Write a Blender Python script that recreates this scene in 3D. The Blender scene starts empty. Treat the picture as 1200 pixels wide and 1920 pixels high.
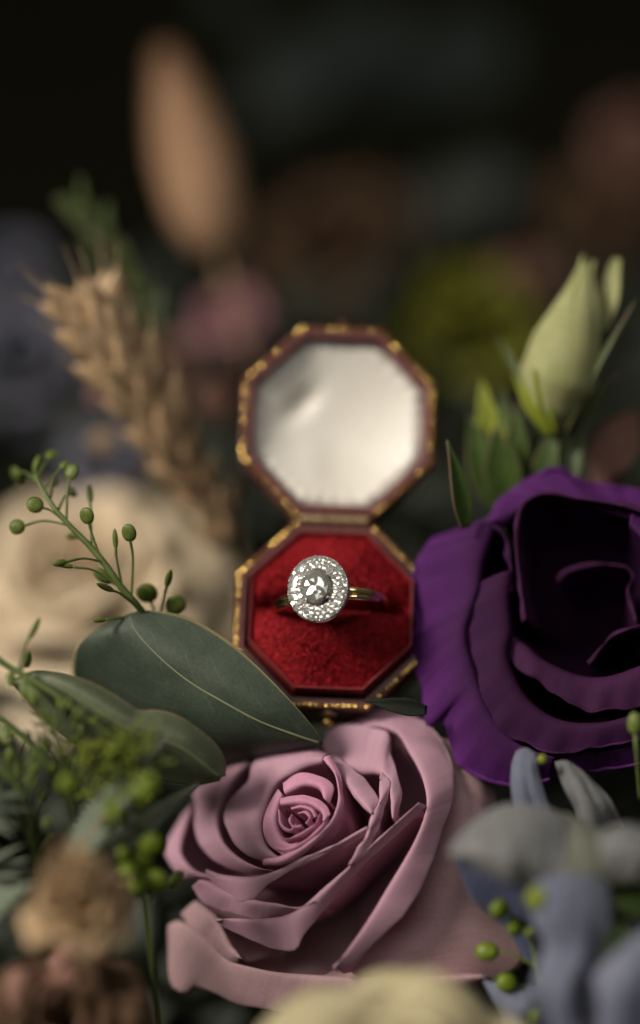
import bpy, math, random
import numpy as np
from mathutils import Vector, Matrix

# ------------------------------------------------------------------ scene, camera, light, exposure
sc = bpy.context.scene
COL = sc.collection
S = 0.01                                   # lengths below are written in centimetres
rng = random.Random(7)

PITCH = math.radians(30)                   # camera looks down onto the bouquet
FOCUS = 40.0                               # cm
WIDTH = 11.43                              # cm across the frame at the focus distance
cam_d = bpy.data.cameras.new('camera')
cam = bpy.data.objects.new('camera', cam_d)
COL.objects.link(cam)
sc.camera = cam
cam.rotation_euler = (math.pi / 2 - PITCH, 0, 0)
RC = cam.rotation_euler.to_matrix()
RCn = np.array(RC)
CAM = Vector((0, -FOCUS * math.cos(PITCH), FOCUS * math.sin(PITCH) + 9.0))
cam.location = CAM * S
cam_d.sensor_fit = 'VERTICAL'
cam_d.sensor_height = 36
cam_d.sensor_width = 22.5
cam_d.lens = 36 * FOCUS / (WIDTH * 1.6)
cam_d.clip_start = 0.01
cam_d.clip_end = 50
cam_d.dof.use_dof = True
cam_d.dof.focus_distance = FOCUS * S
cam_d.dof.aperture_fstop = cam_d.lens * 1e-3 / 0.039

world = bpy.data.worlds.new('World')
sc.world = world
world.use_nodes = True
world.node_tree.nodes['Background'].inputs[0].default_value = (0.025, 0.028, 0.022, 1)
world.node_tree.nodes['Background'].inputs[1].default_value = 1.5

CAMV = np.array(CAM)


def cdir(x, y, z):
    """direction given in camera axes (x right, y up, z towards the camera) -> world"""
    return (RC @ Vector((x, y, z))).normalized()


def W(px, py, dz=0.0):
    """photograph pixel + distance behind the focus plane (cm) -> world point (cm)"""
    z = FOCUS + dz
    k = WIDTH / FOCUS * z / 1200.0
    return CAM + RC @ Vector(((px - 600) * k, -(py - 960) * k, -z))


def lamp(name, direction, dist, sx, sy, power, col):
    l = bpy.data.lights.new(name, 'AREA')
    l.shape = 'RECTANGLE'
    l.size, l.size_y = sx, sy
    l.energy = power
    l.color = col
    o = bpy.data.objects.new(name, l)
    COL.objects.link(o)
    d = cdir(*direction)
    o.location = (W(600, 1150, 0) * S) + d * dist
    o.rotation_euler = d.to_track_quat('Z', 'Y').to_euler()
    return o


def spot(name, direction, dist, aim, radius, cone, power, col):
    l = bpy.data.lights.new(name, 'SPOT')
    l.shadow_soft_size = radius
    l.spot_size = math.radians(cone)
    l.spot_blend = 1.0
    l.energy = power
    l.color = col
    o = bpy.data.objects.new(name, l)
    COL.objects.link(o)
    d = cdir(*direction)
    o.location = aim * S + d * dist
    o.rotation_euler = d.to_track_quat('Z', 'Y').to_euler()
    return o


spot('key_lamp', (-0.70, 0.50, 0.50), 1.0, W(550, 1200, 0), 0.22, 21, 150.0, (1.0, 0.91, 0.79))
lamp('side_fill', (0.66, 0.62, 0.42), 1.6, 0.12, 0.2, 2.2, (1.0, 0.93, 0.84))  # small unseen fill lamp, placed for glints on the lid's gilt beads

lamp('soft_fill', (-0.18, 0.50, 0.85), 1.4, 1.0, 0.9, 4.6, (1.0, 0.95, 0.88))  # added soft panel behind the camera: fills petal gaps, gives diamonds reflections

sc.view_settings.view_transform = 'Standard'
sc.view_settings.look = 'None'
sc.view_settings.gamma = 1
sc.view_settings.exposure = 0.15
sc.view_settings.use_curve_mapping = False
sc.cycles.use_denoising = True
sc.cycles.max_bounces = 10
sc.cycles.transmission_bounces = 8
sc.cycles.glossy_bounces = 5
sc.cycles.diffuse_bounces = 6
sc.cycles.sample_clamp_indirect = 4.0
sc.cycles.caustics_refractive = False
sc.cycles.caustics_reflective = False


# ------------------------------------------------------------------ materials
def nt(name):
    m = bpy.data.materials.new(name)
    m.use_nodes = True
    t = m.node_tree
    b = t.nodes['Principled BSDF']
    return m, t, b


def ramp(t, stops):
    r = t.nodes.new('ShaderNodeValToRGB')
    while len(r.color_ramp.elements) < len(stops):
        r.color_ramp.elements.new(0.5)
    for e, (p, c) in zip(r.color_ramp.elements, stops):
        e.position = p
        e.color = (*c, 1)
    return r


def noise(t, src, scale, detail=4, stretch=(1, 1, 1), rough=0.55):
    mp = t.nodes.new('ShaderNodeMapping')
    mp.inputs['Scale'].default_value = stretch
    t.links.new(src, mp.inputs['Vector'])
    n = t.nodes.new('ShaderNodeTexNoise')
    n.inputs['Scale'].default_value = scale
    n.inputs['Detail'].default_value = detail
    n.inputs['Roughness'].default_value = rough
    t.links.new(mp.outputs[0], n.inputs['Vector'])
    return n


def mix(t, a, b, fac, mode='MIX'):
    m = t.nodes.new('ShaderNodeMix')
    m.data_type = 'RGBA'
    m.blend_type = mode
    for s, v in ((m.inputs[6], a), (m.inputs[7], b)):
        if isinstance(v, tuple):
            s.default_value = (*v, 1)
        else:
            t.links.new(v, s)
    if isinstance(fac, (int, float)):
        m.inputs[0].default_value = fac
    else:
        t.links.new(fac, m.inputs[0])
    return m.outputs[2]


def petal_mat(name, c1, c2, edge=None, rough=0.6, transl=0.25, vein=0.25, bump=0.10, veins_dark=0.8, sheen=0.0, edge_at=0.93, spec=0.2, throat=None):
    """flower tissue: streaks run along v of the petal, faint mottling, tinted rim, light passes through"""
    m, t, b = nt(name)
    tc = t.nodes.new('ShaderNodeTexCoord')
    streak = noise(t, tc.outputs['UV'], 1.0, 4, (46, 2.2, 1))
    blot = noise(t, tc.outputs['Object'], 90, 5)
    fine = noise(t, tc.outputs['Object'], 1500, 3)
    r1 = ramp(t, [(0.3, c1), (0.7, c2)])
    t.links.new(blot.outputs[0], r1.inputs[0])
    dk = ramp(t, [(0.25, (veins_dark,) * 3), (0.55, (1, 1, 1))])
    t.links.new(streak.outputs[0], dk.inputs[0])
    col = mix(t, r1.outputs[0], dk.outputs[0], vein, 'MULTIPLY')
    fr = ramp(t, [(0.3, (0.95,) * 3), (0.7, (1.04,) * 3)])
    t.links.new(fine.outputs[0], fr.inputs[0])
    col = mix(t, col, fr.outputs[0], 1.0, 'MULTIPLY')
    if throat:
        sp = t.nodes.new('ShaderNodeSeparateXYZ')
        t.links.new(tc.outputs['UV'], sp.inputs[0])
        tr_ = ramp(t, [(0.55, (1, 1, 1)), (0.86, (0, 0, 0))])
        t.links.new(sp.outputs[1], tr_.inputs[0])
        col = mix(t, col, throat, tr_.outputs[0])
    if edge:
        sep = t.nodes.new('ShaderNodeSeparateXYZ')
        t.links.new(tc.outputs['UV'], sep.inputs[0])
        er = ramp(t, [(edge_at, (0, 0, 0)), (min(0.999, edge_at + 0.06), (1, 1, 1))])
        t.links.new(sep.outputs[1], er.inputs[0])
        eb = t.nodes.new('ShaderNodeMath')
        eb.operation = 'MULTIPLY'
        t.links.new(er.outputs[0], eb.inputs[0])
        t.links.new(blot.outputs[0], eb.inputs[1])
        col = mix(t, col, edge, eb.outputs[0])
    t.links.new(col, b.inputs['Base Color'])
    b.inputs['Roughness'].default_value = rough
    b.inputs['Specular IOR Level'].default_value = spec
    b.inputs['Sheen Weight'].default_value = sheen
    bp = t.nodes.new('ShaderNodeBump')
    bp.inputs['Strength'].default_value = bump * 3
    bp.inputs['Distance'].default_value = 0.0004
    add = t.nodes.new('ShaderNodeMath')
    add.operation = 'MULTIPLY_ADD'
    t.links.new(streak.outputs[0], add.inputs[0])
    add.inputs[1].default_value = 1.0
    t.links.new(blot.outputs[0], add.inputs[2])
    t.links.new(add.outputs[0], bp.inputs['Height'])
    t.links.new(bp.outputs[0], b.inputs['Normal'])
    if transl > 0:
        tr = t.nodes.new('ShaderNodeBsdfTranslucent')
        t.links.new(col, tr.inputs[0])
        ms = t.nodes.new('ShaderNodeMixShader')
        ms.inputs[0].default_value = transl
        out = t.nodes['Material Output']
        t.links.new(b.outputs[0], ms.inputs[1])
        t.links.new(tr.outputs[0], ms.inputs[2])
        t.links.new(ms.outputs[0], out.inputs[0])
    return m


def leaf_mat(name, c1, c2, rough=0.5, transl=0.15, edge=None, vein_col=None):
    """leaf: mottled, fine pores, lighter side veins, coloured margin"""
    m, t, b = nt(name)
    tc = t.nodes.new('ShaderNodeTexCoord')
    blot = noise(t, tc.outputs['Object'], 130, 6)
    fine = noise(t, tc.outputs['Object'], 1700, 3)
    r1 = ramp(t, [(0.32, c1), (0.68, c2), (0.74, tuple(x * 1.5 + 0.01 for x in c2))])
    t.links.new(blot.outputs[0], r1.inputs[0])
    fr = ramp(t, [(0.3, (0.78,) * 3), (0.7, (1.15,) * 3)])
    t.links.new(fine.outputs[0], fr.inputs[0])
    col = mix(t, r1.outputs[0], fr.outputs[0], 1.0, 'MULTIPLY')
    sep = t.nodes.new('ShaderNodeSeparateXYZ')
    t.links.new(tc.outputs['UV'], sep.inputs[0])
    if vein_col:
        # |u-0.5| mirrored so that side veins leave the midrib at an angle
        ab = t.nodes.new('ShaderNodeMath'); ab.operation = 'SUBTRACT'; ab.inputs[1].default_value = 0.5
        t.links.new(sep.outputs[0], ab.inputs[0])
        ab2 = t.nodes.new('ShaderNodeMath'); ab2.operation = 'ABSOLUTE'
        t.links.new(ab.outputs[0], ab2.inputs[0])
        wv = t.nodes.new('ShaderNodeMath'); wv.operation = 'MULTIPLY_ADD'
        t.links.new(ab2.outputs[0], wv.inputs[0]); wv.inputs[1].default_value = 1.1
        t.links.new(sep.outputs[1], wv.inputs[2])
        nz = noise(t, tc.outputs['UV'], 5, 2)
        wn = t.nodes.new('ShaderNodeMath'); wn.operation = 'MULTIPLY_ADD'
        t.links.new(nz.outputs[0], wn.inputs[0]); wn.inputs[1].default_value = 0.10
        t.links.new(wv.outputs[0], wn.inputs[2])
        f = t.nodes.new('ShaderNodeMath'); f.operation = 'MULTIPLY'; f.inputs[1].default_value = 5.0
        t.links.new(wn.outputs[0], f.inputs[0])
        fr2 = t.nodes.new('ShaderNodeMath'); fr2.operation = 'FRACT'
        t.links.new(f.outputs[0], fr2.inputs[0])
        vr = ramp(t, [(0.0, (0.28,) * 3), (0.04, (0, 0, 0)), (0.96, (0, 0, 0)), (1.0, (0.28,) * 3)])
        t.links.new(fr2.outputs[0], vr.inputs[0])
        bw = t.nodes.new('ShaderNodeMath'); bw.operation = 'MULTIPLY'
        t.links.new(vr.outputs[0], bw.inputs[0]); t.links.new(blot.outputs[0], bw.inputs[1])
        col = mix(t, col, vein_col, bw.outputs[0])
    if edge:
        ab = t.nodes.new('ShaderNodeMath'); ab.operation = 'SUBTRACT'; ab.inputs[1].default_value = 0.5
        t.links.new(sep.outputs[0], ab.inputs[0])
        ab2 = t.nodes.new('ShaderNodeMath'); ab2.operation = 'ABSOLUTE'
        t.links.new(ab.outputs[0], ab2.inputs[0])
        er = ramp(t, [(0.478, (0, 0, 0)), (0.492, (1, 1, 1))])
        t.links.new(ab2.outputs[0], er.inputs[0])
        col = mix(t, col, edge, er.outputs[0])
    t.links.new(col, b.inputs['Base Color'])
    b.inputs['Roughness'].default_value = rough
    b.inputs['Specular IOR Level'].default_value = 0.35
    bp = t.nodes.new('ShaderNodeBump')
    bp.inputs['Strength'].default_value = 0.35
    bp.inputs['Distance'].default_value = 0.0004
    t.links.new(blot.outputs[0], bp.inputs['Height'])
    t.links.new(bp.outputs[0], b.inputs['Normal'])
    if transl > 0:
        tr = t.nodes.new('ShaderNodeBsdfTranslucent')
        t.links.new(col, tr.inputs[0])
        ms = t.nodes.new('ShaderNodeMixShader')
        ms.inputs[0].default_value = transl
        t.links.new(b.outputs[0], ms.inputs[1])
        t.links.new(tr.outputs[0], ms.inputs[2])
        t.links.new(ms.outputs[0], t.nodes['Material Output'].inputs[0])
    return m


def plain_mat(name, c1, c2, scale=200, rough=0.6, metal=0.0, bump=0.3, spec=0.4, sheen=0.0, dist=0.0004):
    m, t, b = nt(name)
    tc = t.nodes.new('ShaderNodeTexCoord')
    n = noise(t, tc.outputs['Object'], scale, 5)
    r = ramp(t, [(0.3, c1), (0.7, c2)])
    t.links.new(n.outputs[0], r.inputs[0])
    t.links.new(r.outputs[0], b.inputs['Base Color'])
    b.inputs['Roughness'].default_value = rough
    b.inputs['Metallic'].default_value = metal
    b.inputs['Specular IOR Level'].default_value = spec
    b.inputs['Sheen Weight'].default_value = sheen
    if sheen:
        b.inputs['Sheen Tint'].default_value = (*c2, 1)
        b.inputs['Sheen Roughness'].default_value = 0.4
    if bump:
        bp = t.nodes.new('ShaderNodeBump')
        bp.inputs['Strength'].default_value = bump
        bp.inputs['Distance'].default_value = dist
        t.links.new(n.outputs[0], bp.inputs['Height'])
        t.links.new(bp.outputs[0], b.inputs['Normal'])
    return m


M = {}
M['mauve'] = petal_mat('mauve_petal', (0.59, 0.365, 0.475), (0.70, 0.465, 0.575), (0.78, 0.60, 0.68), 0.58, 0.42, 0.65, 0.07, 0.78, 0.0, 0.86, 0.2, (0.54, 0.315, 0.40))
M['mauve_core'] = petal_mat('mauve_core_petal', (0.66, 0.335, 0.485), (0.75, 0.425, 0.57), None, 0.58, 0.45, 0.50, 0.05, 0.82, 0.0)
M['mauve_old'] = petal_mat('mauve_outer_petal', (0.50, 0.32, 0.345), (0.60, 0.40, 0.43), (0.36, 0.20, 0.08), 0.6, 0.36, 0.5, 0.06, 0.8, 0.0)
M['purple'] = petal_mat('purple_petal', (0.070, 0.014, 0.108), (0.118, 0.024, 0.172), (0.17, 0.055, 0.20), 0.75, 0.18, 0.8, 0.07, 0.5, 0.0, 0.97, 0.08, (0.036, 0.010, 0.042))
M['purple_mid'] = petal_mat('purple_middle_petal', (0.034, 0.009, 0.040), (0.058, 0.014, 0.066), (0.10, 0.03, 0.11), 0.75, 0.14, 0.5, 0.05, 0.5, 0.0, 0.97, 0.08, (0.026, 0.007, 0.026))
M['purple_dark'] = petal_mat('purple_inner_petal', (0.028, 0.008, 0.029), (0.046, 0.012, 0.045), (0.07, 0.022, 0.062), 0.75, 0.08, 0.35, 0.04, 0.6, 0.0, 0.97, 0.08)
M['cream'] = petal_mat('cream_petal', (0.68, 0.55, 0.38), (0.78, 0.66, 0.49), None, 0.65, 0.25, 0.25, 0.05, 0.88)
M['cream_yellow'] = petal_mat('cream_yellow_petal', (0.42, 0.36, 0.21), (0.52, 0.46, 0.30), None, 0.65, 0.25, 0.3, 0.05, 0.85)
M['pink'] = petal_mat('pink_petal', (0.33, 0.15, 0.18), (0.42, 0.22, 0.245), None, 0.65, 0.2)  # background blossoms: colour lowered in place of light fading with depth
M['lilac'] = petal_mat('lilac_petal', (0.10, 0.105, 0.145), (0.17, 0.165, 0.21), None, 0.65, 0.2)  # colour kept low to stand in for weaker light at the back
M['blue'] = petal_mat('blue_petal', (0.13, 0.145, 0.215), (0.23, 0.245, 0.325), None, 0.6, 0.25, 0.6, 0.40, 0.6, 0.1)
M['blue_grey'] = petal_mat('blue_grey_petal', (0.14, 0.145, 0.155), (0.225, 0.225, 0.225), None, 0.6, 0.2, 0.5, 0.40, 0.7, 0.1)
M['blue_olive'] = petal_mat('olive_grey_petal', (0.13, 0.14, 0.11), (0.21, 0.215, 0.17), None, 0.6, 0.2, 0.5, 0.40, 0.7, 0.1)
M['blue_dark'] = petal_mat('blue_dark_petal', (0.05, 0.06, 0.14), (0.10, 0.12, 0.22), None, 0.6, 0.2, 0.5, 0.40, 0.7, 0.1)
M['lime'] = petal_mat('lime_petal', (0.125, 0.135, 0.012), (0.22, 0.22, 0.024), None, 0.6, 0.25)  # far blossom, light falloff put into its darkened colour
M['bud'] = petal_mat('bud_petal', (0.30, 0.31, 0.13), (0.44, 0.44, 0.23), (0.29, 0.31, 0.12), 0.6, 0.25, 0.5, 0.1, 0.75)
M['tan'] = petal_mat('tan_dry_petal', (0.44, 0.30, 0.17), (0.60, 0.44, 0.27), (0.32, 0.16, 0.07), 0.75, 0.2, 0.6, 0.18, 0.7)
M['brown'] = petal_mat('brown_dry_petal', (0.060, 0.034, 0.018), (0.12, 0.068, 0.040), None, 0.8, 0.12, 0.5, 0.15, 0.7)
M['dusky'] = petal_mat('dusky_pink_dry_petal', (0.17, 0.085, 0.065), (0.30, 0.165, 0.13), None, 0.75, 0.15, 0.5, 0.12, 0.7)
M['husk'] = plain_mat('wheat_husk', (0.30, 0.19, 0.10), (0.58, 0.43, 0.27), 220, 0.6, 0, 0.4, 0.35)
M['tail'] = plain_mat('bunny_tail', (0.30, 0.175, 0.105), (0.38, 0.235, 0.145), 300, 0.85, 0, 0.6, 0.2)
M['euc'] = leaf_mat('eucalyptus_leaf', (0.032, 0.046, 0.031), (0.052, 0.070, 0.049), 0.6, 0.06, (0.26, 0.22, 0.10), (0.16, 0.19, 0.12))
M['euc_light'] = leaf_mat('eucalyptus_young_leaf', (0.080, 0.098, 0.058), (0.115, 0.135, 0.080), 0.45, 0.08, (0.30, 0.17, 0.10), (0.19, 0.21, 0.13))
M['euc_rib'] = plain_mat('leaf_midrib', (0.13, 0.15, 0.075), (0.19, 0.20, 0.11), 300, 0.5)
M['euc_far'] = leaf_mat('grey_leaf', (0.026, 0.036, 0.034), (0.042, 0.054, 0.048), 0.6, 0.1)  # dimmed colour carries the faint light on the farthest leaves
M['green'] = leaf_mat('green_leaf', (0.034, 0.062, 0.012), (0.060, 0.100, 0.020), 0.45, 0.2, (0.16, 0.10, 0.07), (0.09, 0.15, 0.04))
M['lime_leaf'] = leaf_mat('lime_leaf', (0.18, 0.225, 0.018), (0.28, 0.32, 0.036), 0.45, 0.3)
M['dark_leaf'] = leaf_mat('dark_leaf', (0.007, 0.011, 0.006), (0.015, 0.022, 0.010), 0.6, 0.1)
M['shade_leaf'] = leaf_mat('shaded_leaf', (0.006, 0.009, 0.005), (0.011, 0.015, 0.008), 0.7, 0.05)  # darker copy of the dark leaf, shade put into its colour
M['thistle'] = leaf_mat('thistle_leaf', (0.075, 0.105, 0.070), (0.13, 0.165, 0.115), 0.55, 0.15, (0.24, 0.24, 0.17))
M['stem'] = plain_mat('green_stem', (0.060, 0.090, 0.020), (0.095, 0.130, 0.034), 400, 0.5)
M['pod'] = leaf_mat('seed_pod', (0.105, 0.145, 0.026), (0.165, 0.21, 0.048), 0.45, 0.3)
M['berry'] = leaf_mat('lime_pod', (0.12, 0.18, 0.012), (0.19, 0.255, 0.024), 0.4, 0.3)
M['dry_stem'] = plain_mat('straw_stem', (0.30, 0.20, 0.10), (0.42, 0.30, 0.16), 300, 0.7)
M['leather'] = plain_mat('maroon_leather', (0.060, 0.010, 0.012), (0.11, 0.020, 0.022), 900, 0.42, 0, 0.5, 0.5)
M['collar'] = plain_mat('maroon_velvet_collar', (0.13, 0.012, 0.014), (0.20, 0.025, 0.026), 1200, 0.6, 0, 0.5, 0.3, 0.5)
M['velvet'] = plain_mat('red_velvet', (0.12, 0.004, 0.007), (0.25, 0.009, 0.014), 700, 0.85, 0, 0.8, 0.1, 0.3)
M['nap'] = plain_mat('red_velvet_nap', (0.11, 0.003, 0.007), (0.62, 0.034, 0.044), 1000, 0.7, 0, 0, 0.2, 0.2)
M['gold'] = plain_mat('gilt', (0.88, 0.56, 0.13), (1.0, 0.72, 0.24), 600, 0.20, 1.0, 0.15)
M['gold_dull'] = plain_mat('worn_gilt', (0.10, 0.040, 0.014), (0.30, 0.135, 0.035), 800, 0.36, 0.85, 0.6)
M['gilt_worn'] = plain_mat('rubbed_gilt_line', (0.045, 0.013, 0.009), (0.13, 0.05, 0.016), 700, 0.45, 0.5, 0.6)
M['brass'] = plain_mat('old_brass', (0.34, 0.24, 0.13), (0.50, 0.38, 0.24), 700, 0.4, 0.85, 0.5)
M['ring_gold'] = plain_mat('polished_gold', (0.82, 0.62, 0.34), (0.88, 0.69, 0.42), 300, 0.12, 1.0, 0)
M['platinum'] = plain_mat('white_gold', (0.72, 0.70, 0.66), (0.80, 0.78, 0.74), 900, 0.16, 1.0, 0.2)


def silk():
    m, t, b = nt('ivory_silk')
    tc = t.nodes.new('ShaderNodeTexCoord')
    weave = noise(t, tc.outputs['Object'], 1400, 3, (1, 1, 6))
    blot = noise(t, tc.outputs['Object'], 60, 4)
    r = ramp(t, [(0.3, (0.56, 0.53, 0.475)), (0.7, (0.645, 0.62, 0.57))])
    t.links.new(blot.outputs[0], r.inputs[0])
    t.links.new(r.outputs[0], b.inputs['Base Color'])
    b.inputs['Roughness'].default_value = 0.42
    b.inputs['Sheen Weight'].default_value = 0.2
    bp = t.nodes.new('ShaderNodeBump')
    bp.inputs['Strength'].default_value = 0.15
    bp.inputs['Distance'].default_value = 0.0002
    t.links.new(weave.outputs[0], bp.inputs['Height'])
    t.links.new(bp.outputs[0], b.inputs['Normal'])
    return m


M['silk'] = silk()


def diamond(name, diff, gloss):
    m, t, b = nt(name)
    b.inputs['Base Color'].default_value = (0.97, 0.97, 0.96, 1)
    b.inputs['Roughness'].default_value = 0.0
    b.inputs['IOR'].default_value = 2.42
    b.inputs['Transmission Weight'].default_value = 1.0
    g = t.nodes.new('ShaderNodeBsdfGlossy')
    g.inputs['Roughness'].default_value = 0.03
    g.inputs['Color'].default_value = (0.96, 0.95, 0.92, 1)
    # light returned from inside the stone (it cannot be traced through the closed setting)
    df_ = t.nodes.new('ShaderNodeBsdfDiffuse')
    df_.inputs['Color'].default_value = (0.86, 0.85, 0.81, 1)
    m0 = t.nodes.new('ShaderNodeMixShader')
    m0.inputs[0].default_value = diff
    t.links.new(b.outputs[0], m0.inputs[1])
    t.links.new(df_.outputs[0], m0.inputs[2])
    ms = t.nodes.new('ShaderNodeMixShader')
    ms.inputs[0].default_value = gloss
    t.links.new(m0.outputs[0], ms.inputs[1])
    t.links.new(g.outputs[0], ms.inputs[2])
    t.links.new(ms.outputs[0], t.nodes['Material Output'].inputs[0])
    return m


M['diamond'] = diamond('diamond', 0.30, 0.36)
M['diamond_oval'] = diamond('oval_diamond', 0.24, 0.50)


# ------------------------------------------------------------------ object helpers
def link(o, parent=None):
    COL.objects.link(o)
    if parent is not None:
        o.parent = parent
    return o


def tag(o, label, cat, group=None):
    o['label'] = label
    o['category'] = cat
    if group:
        o['group'] = group
    return o


ORIG = {}


def thing(name, label, cat, at, group=None):
    o = bpy.data.objects.new(name, None)
    o.empty_display_size = 0.005
    o.location = at * S
    link(o)
    tag(o, label, cat, group)
    ORIG[o] = np.array(at, dtype=float)
    return o


def org(o):
    while o not in ORIG:
        o = o.parent
    return ORIG[o]


def part(name, verts, faces, mat, parent, uv=None, smooth=True, thick=0.0, kind=None):
    """verts are world points in cm; the mesh is stored relative to its thing"""
    v = (np.asarray(verts, dtype=float).reshape(-1, 3) - org(parent)) * S
    me = bpy.data.meshes.new(name)
    me.from_pydata([tuple(p) for p in v], [], faces)
    me.materials.append(M[mat] if isinstance(mat, str) else mat)
    if smooth:
        me.polygons.foreach_set('use_smooth', [True] * len(me.polygons))
    if uv is not None:
        l = me.uv_layers.new(name='UVMap')
        idx = np.empty(len(me.loops), dtype=np.int32)
        me.loops.foreach_get('vertex_index', idx)
        l.data.foreach_set('uv', np.asarray(uv, dtype=np.float32)[idx].ravel())
    me.update()
    o = bpy.data.objects.new(name, me)
    link(o, parent)
    if thick:
        md = o.modifiers.new('thickness', 'SOLIDIFY')
        md.thickness = thick * S
        md.offset = 0
    if kind:
        o['kind'] = kind
    return o


def inst(name, mesh, parent, at, rot, scale):
    """object that shares MESH (unit size, cm); at: world cm, rot: 3x3"""
    o = bpy.data.objects.new(name, mesh)
    link(o, parent)
    sc3 = Matrix.Diagonal(Vector(scale)).to_4x4() if not isinstance(scale, (int, float)) else Matrix.Scale(scale, 4)
    loc = Vector((np.array(at) - org(parent)) * S)
    o.matrix_local = Matrix.Translation(loc) @ rot.to_4x4() @ sc3
    return o


def raw_mesh(name, verts, faces, mat, smooth=True, uv=None):
    me = bpy.data.meshes.new(name)
    me.from_pydata([tuple(np.array(p) * S) for p in verts], [], faces)
    me.materials.append(M[mat])
    if smooth:
        me.polygons.foreach_set('use_smooth', [True] * len(me.polygons))
    if uv is not None:
        l = me.uv_layers.new(name='UVMap')
        idx = np.empty(len(me.loops), dtype=np.int32)
        me.loops.foreach_get('vertex_index', idx)
        l.data.foreach_set('uv', np.asarray(uv, dtype=np.float32)[idx].ravel())
    me.update()
    return me


def frame(zaxis, up=None):
    """3x3 with Z along zaxis and Y close to up"""
    z = Vector(zaxis).normalized()
    u = Vector(up) if up is not None else Vector((0.13, 0.21, 1))
    if abs(u.normalized().dot(z)) > 0.98:
        u = Vector((1, 0.1, 0))
    x = u.cross(z).normalized()
    y = z.cross(x)
    return Matrix((x, y, z)).transposed()


# ------------------------------------------------------------------ curve and surface helpers (numpy, world cm)
def cr(P, n):
    """Catmull-Rom through P (k x d), n samples, even in parameter"""
    P = np.asarray(P, dtype=float)
    k = len(P)
    if k == 2:
        t = np.linspace(0, 1, n)[:, None]
        return P[0] * (1 - t) + P[1] * t
    E = np.vstack([2 * P[0] - P[1], P, 2 * P[-1] - P[-2]])
    t = np.linspace(0, k - 1, n)
    i = np.minimum(t.astype(int), k - 2)
    f = (t - i)[:, None]
    p0, p1, p2, p3 = E[i], E[i + 1], E[i + 2], E[i + 3]
    return 0.5 * ((2 * p1) + (-p0 + p2) * f + (2 * p0 - 5 * p1 + 4 * p2 - p3) * f ** 2 + (-p0 + 3 * p1 - 3 * p2 + p3) * f ** 3)


def resample(P, n):
    d = cr(P, max(80, 12 * len(P)))
    s = np.concatenate([[0], np.cumsum(np.linalg.norm(np.diff(d, axis=0), axis=1))])
    q = np.linspace(0, s[-1], n)
    return np.stack([np.interp(q, s, d[:, j]) for j in range(d.shape[1])], axis=1)


def grid_faces(nu, nv, close_u=False):
    f = []
    for j in range(nv - 1):
        for i in range(nu if close_u else nu - 1):
            i2 = (i + 1) % nu
            f.append((j * nu + i, j * nu + i2, (j + 1) * nu + i2, (j + 1) * nu + i))
    return f


def grid_uv(nu, nv):
    u, v = np.meshgrid(np.linspace(0, 1, nu), np.linspace(0, 1, nv))
    return np.stack([u.ravel(), v.ravel()], axis=1)


def wobble(G, amp, freq, seed):
    """low-frequency unevenness on a grid nv x nu x 3 (along its normal)"""
    r = np.random.RandomState(seed)
    nv, nu, _ = G.shape
    gu = np.gradient(G, axis=1)
    gv = np.gradient(G, axis=0)
    n = np.cross(gu, gv)
    n /= np.linalg.norm(n, axis=2, keepdims=True) + 1e-9
    u = np.linspace(0, 1, nu)[None, :]
    v = np.linspace(0, 1, nv)[:, None]
    d = np.zeros((nv, nu))
    for k in range(5):
        a, b_, p, q = r.uniform(-1, 1, 4)
        d += np.sin(freq * (a * u * 6 + b_ * v * 3) * (1 + 0.5 * k) + p * 6) / (1 + 0.6 * k)
    return G + n * (d * amp * v ** 0.7)[:, :, None]


def loft(rows, nu, nv):
    R = np.stack([np.asarray(r, dtype=float) for r in rows])   # k x nu x 3
    k, n, _ = R.shape
    G = cr(R.reshape(k, -1), nv).reshape(nv, n, 3)
    return G


def surf(name, rows, mat, parent, nu=24, nv=16, thick=0.02, wob=0.0, seed=1, rib=None):
    """rows of (px,py,dz) control points, first to last, lofted smoothly"""
    R = [resample([W(*p) for p in r], nu) for r in rows]
    G = loft(R, nu, nv)
    if wob:
        G = wobble(G, wob, 1.6, seed)
    uv = grid_uv(nu, nv)
    if rib:
        uv = uv[:, ::-1]                    # a leaf: v runs along the blade
        tube('midrib', [g_ + np.array(cdir(0, 0, 1)) * 0.012 for g_ in G[int(rib[0] * nv)][1:-1:3]], rib[1:], rib_mat(mat), parent, 6)
    return part(name, G.reshape(-1, 3), grid_faces(nu, nv), mat, parent, uv, True, thick)


def rib_mat(mat):
    return 'euc_rib'


def tube_geo(P, rad, seg=8, n=None):
    P = np.asarray(P, dtype=float)
    n = n or max(6, len(P) * 5)
    C = cr(P, n)
    if np.isscalar(rad):
        rad = [rad, rad]
    r = np.interp(np.linspace(0, 1, n), np.linspace(0, 1, len(rad)), rad)
    T = np.gradient(C, axis=0)
    T /= np.linalg.norm(T, axis=1, keepdims=True) + 1e-9
    ref = np.array([0.31, 0.52, 0.79])
    V = []
    for c, t, rr in zip(C, T, r):
        a = np.cross(t, ref); a /= np.linalg.norm(a) + 1e-9
        b = np.cross(t, a)
        for k in range(seg):
            th = 2 * math.pi * k / seg
            V.append(c + rr * (math.cos(th) * a + math.sin(th) * b))
    F = grid_faces(seg, n, True)
    F.append(tuple(range(seg))[::-1])
    F.append(tuple((n - 1) * seg + k for k in range(seg)))
    return V, F


def tube(name, P, rad, mat, parent, seg=8):
    V, F = tube_geo([np.array(p) for p in P], rad, seg)
    return part(name, V, F, mat, parent)


def tubes(name, lst, mat, parent, seg=6):
    V, F = [], []
    for P, rad in lst:
        v, f = tube_geo(P, rad, seg)
        o = len(V)
        V += list(v)
        F += [tuple(i + o for i in q) for q in f]
    return part(name, V, F, mat, parent)


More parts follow.
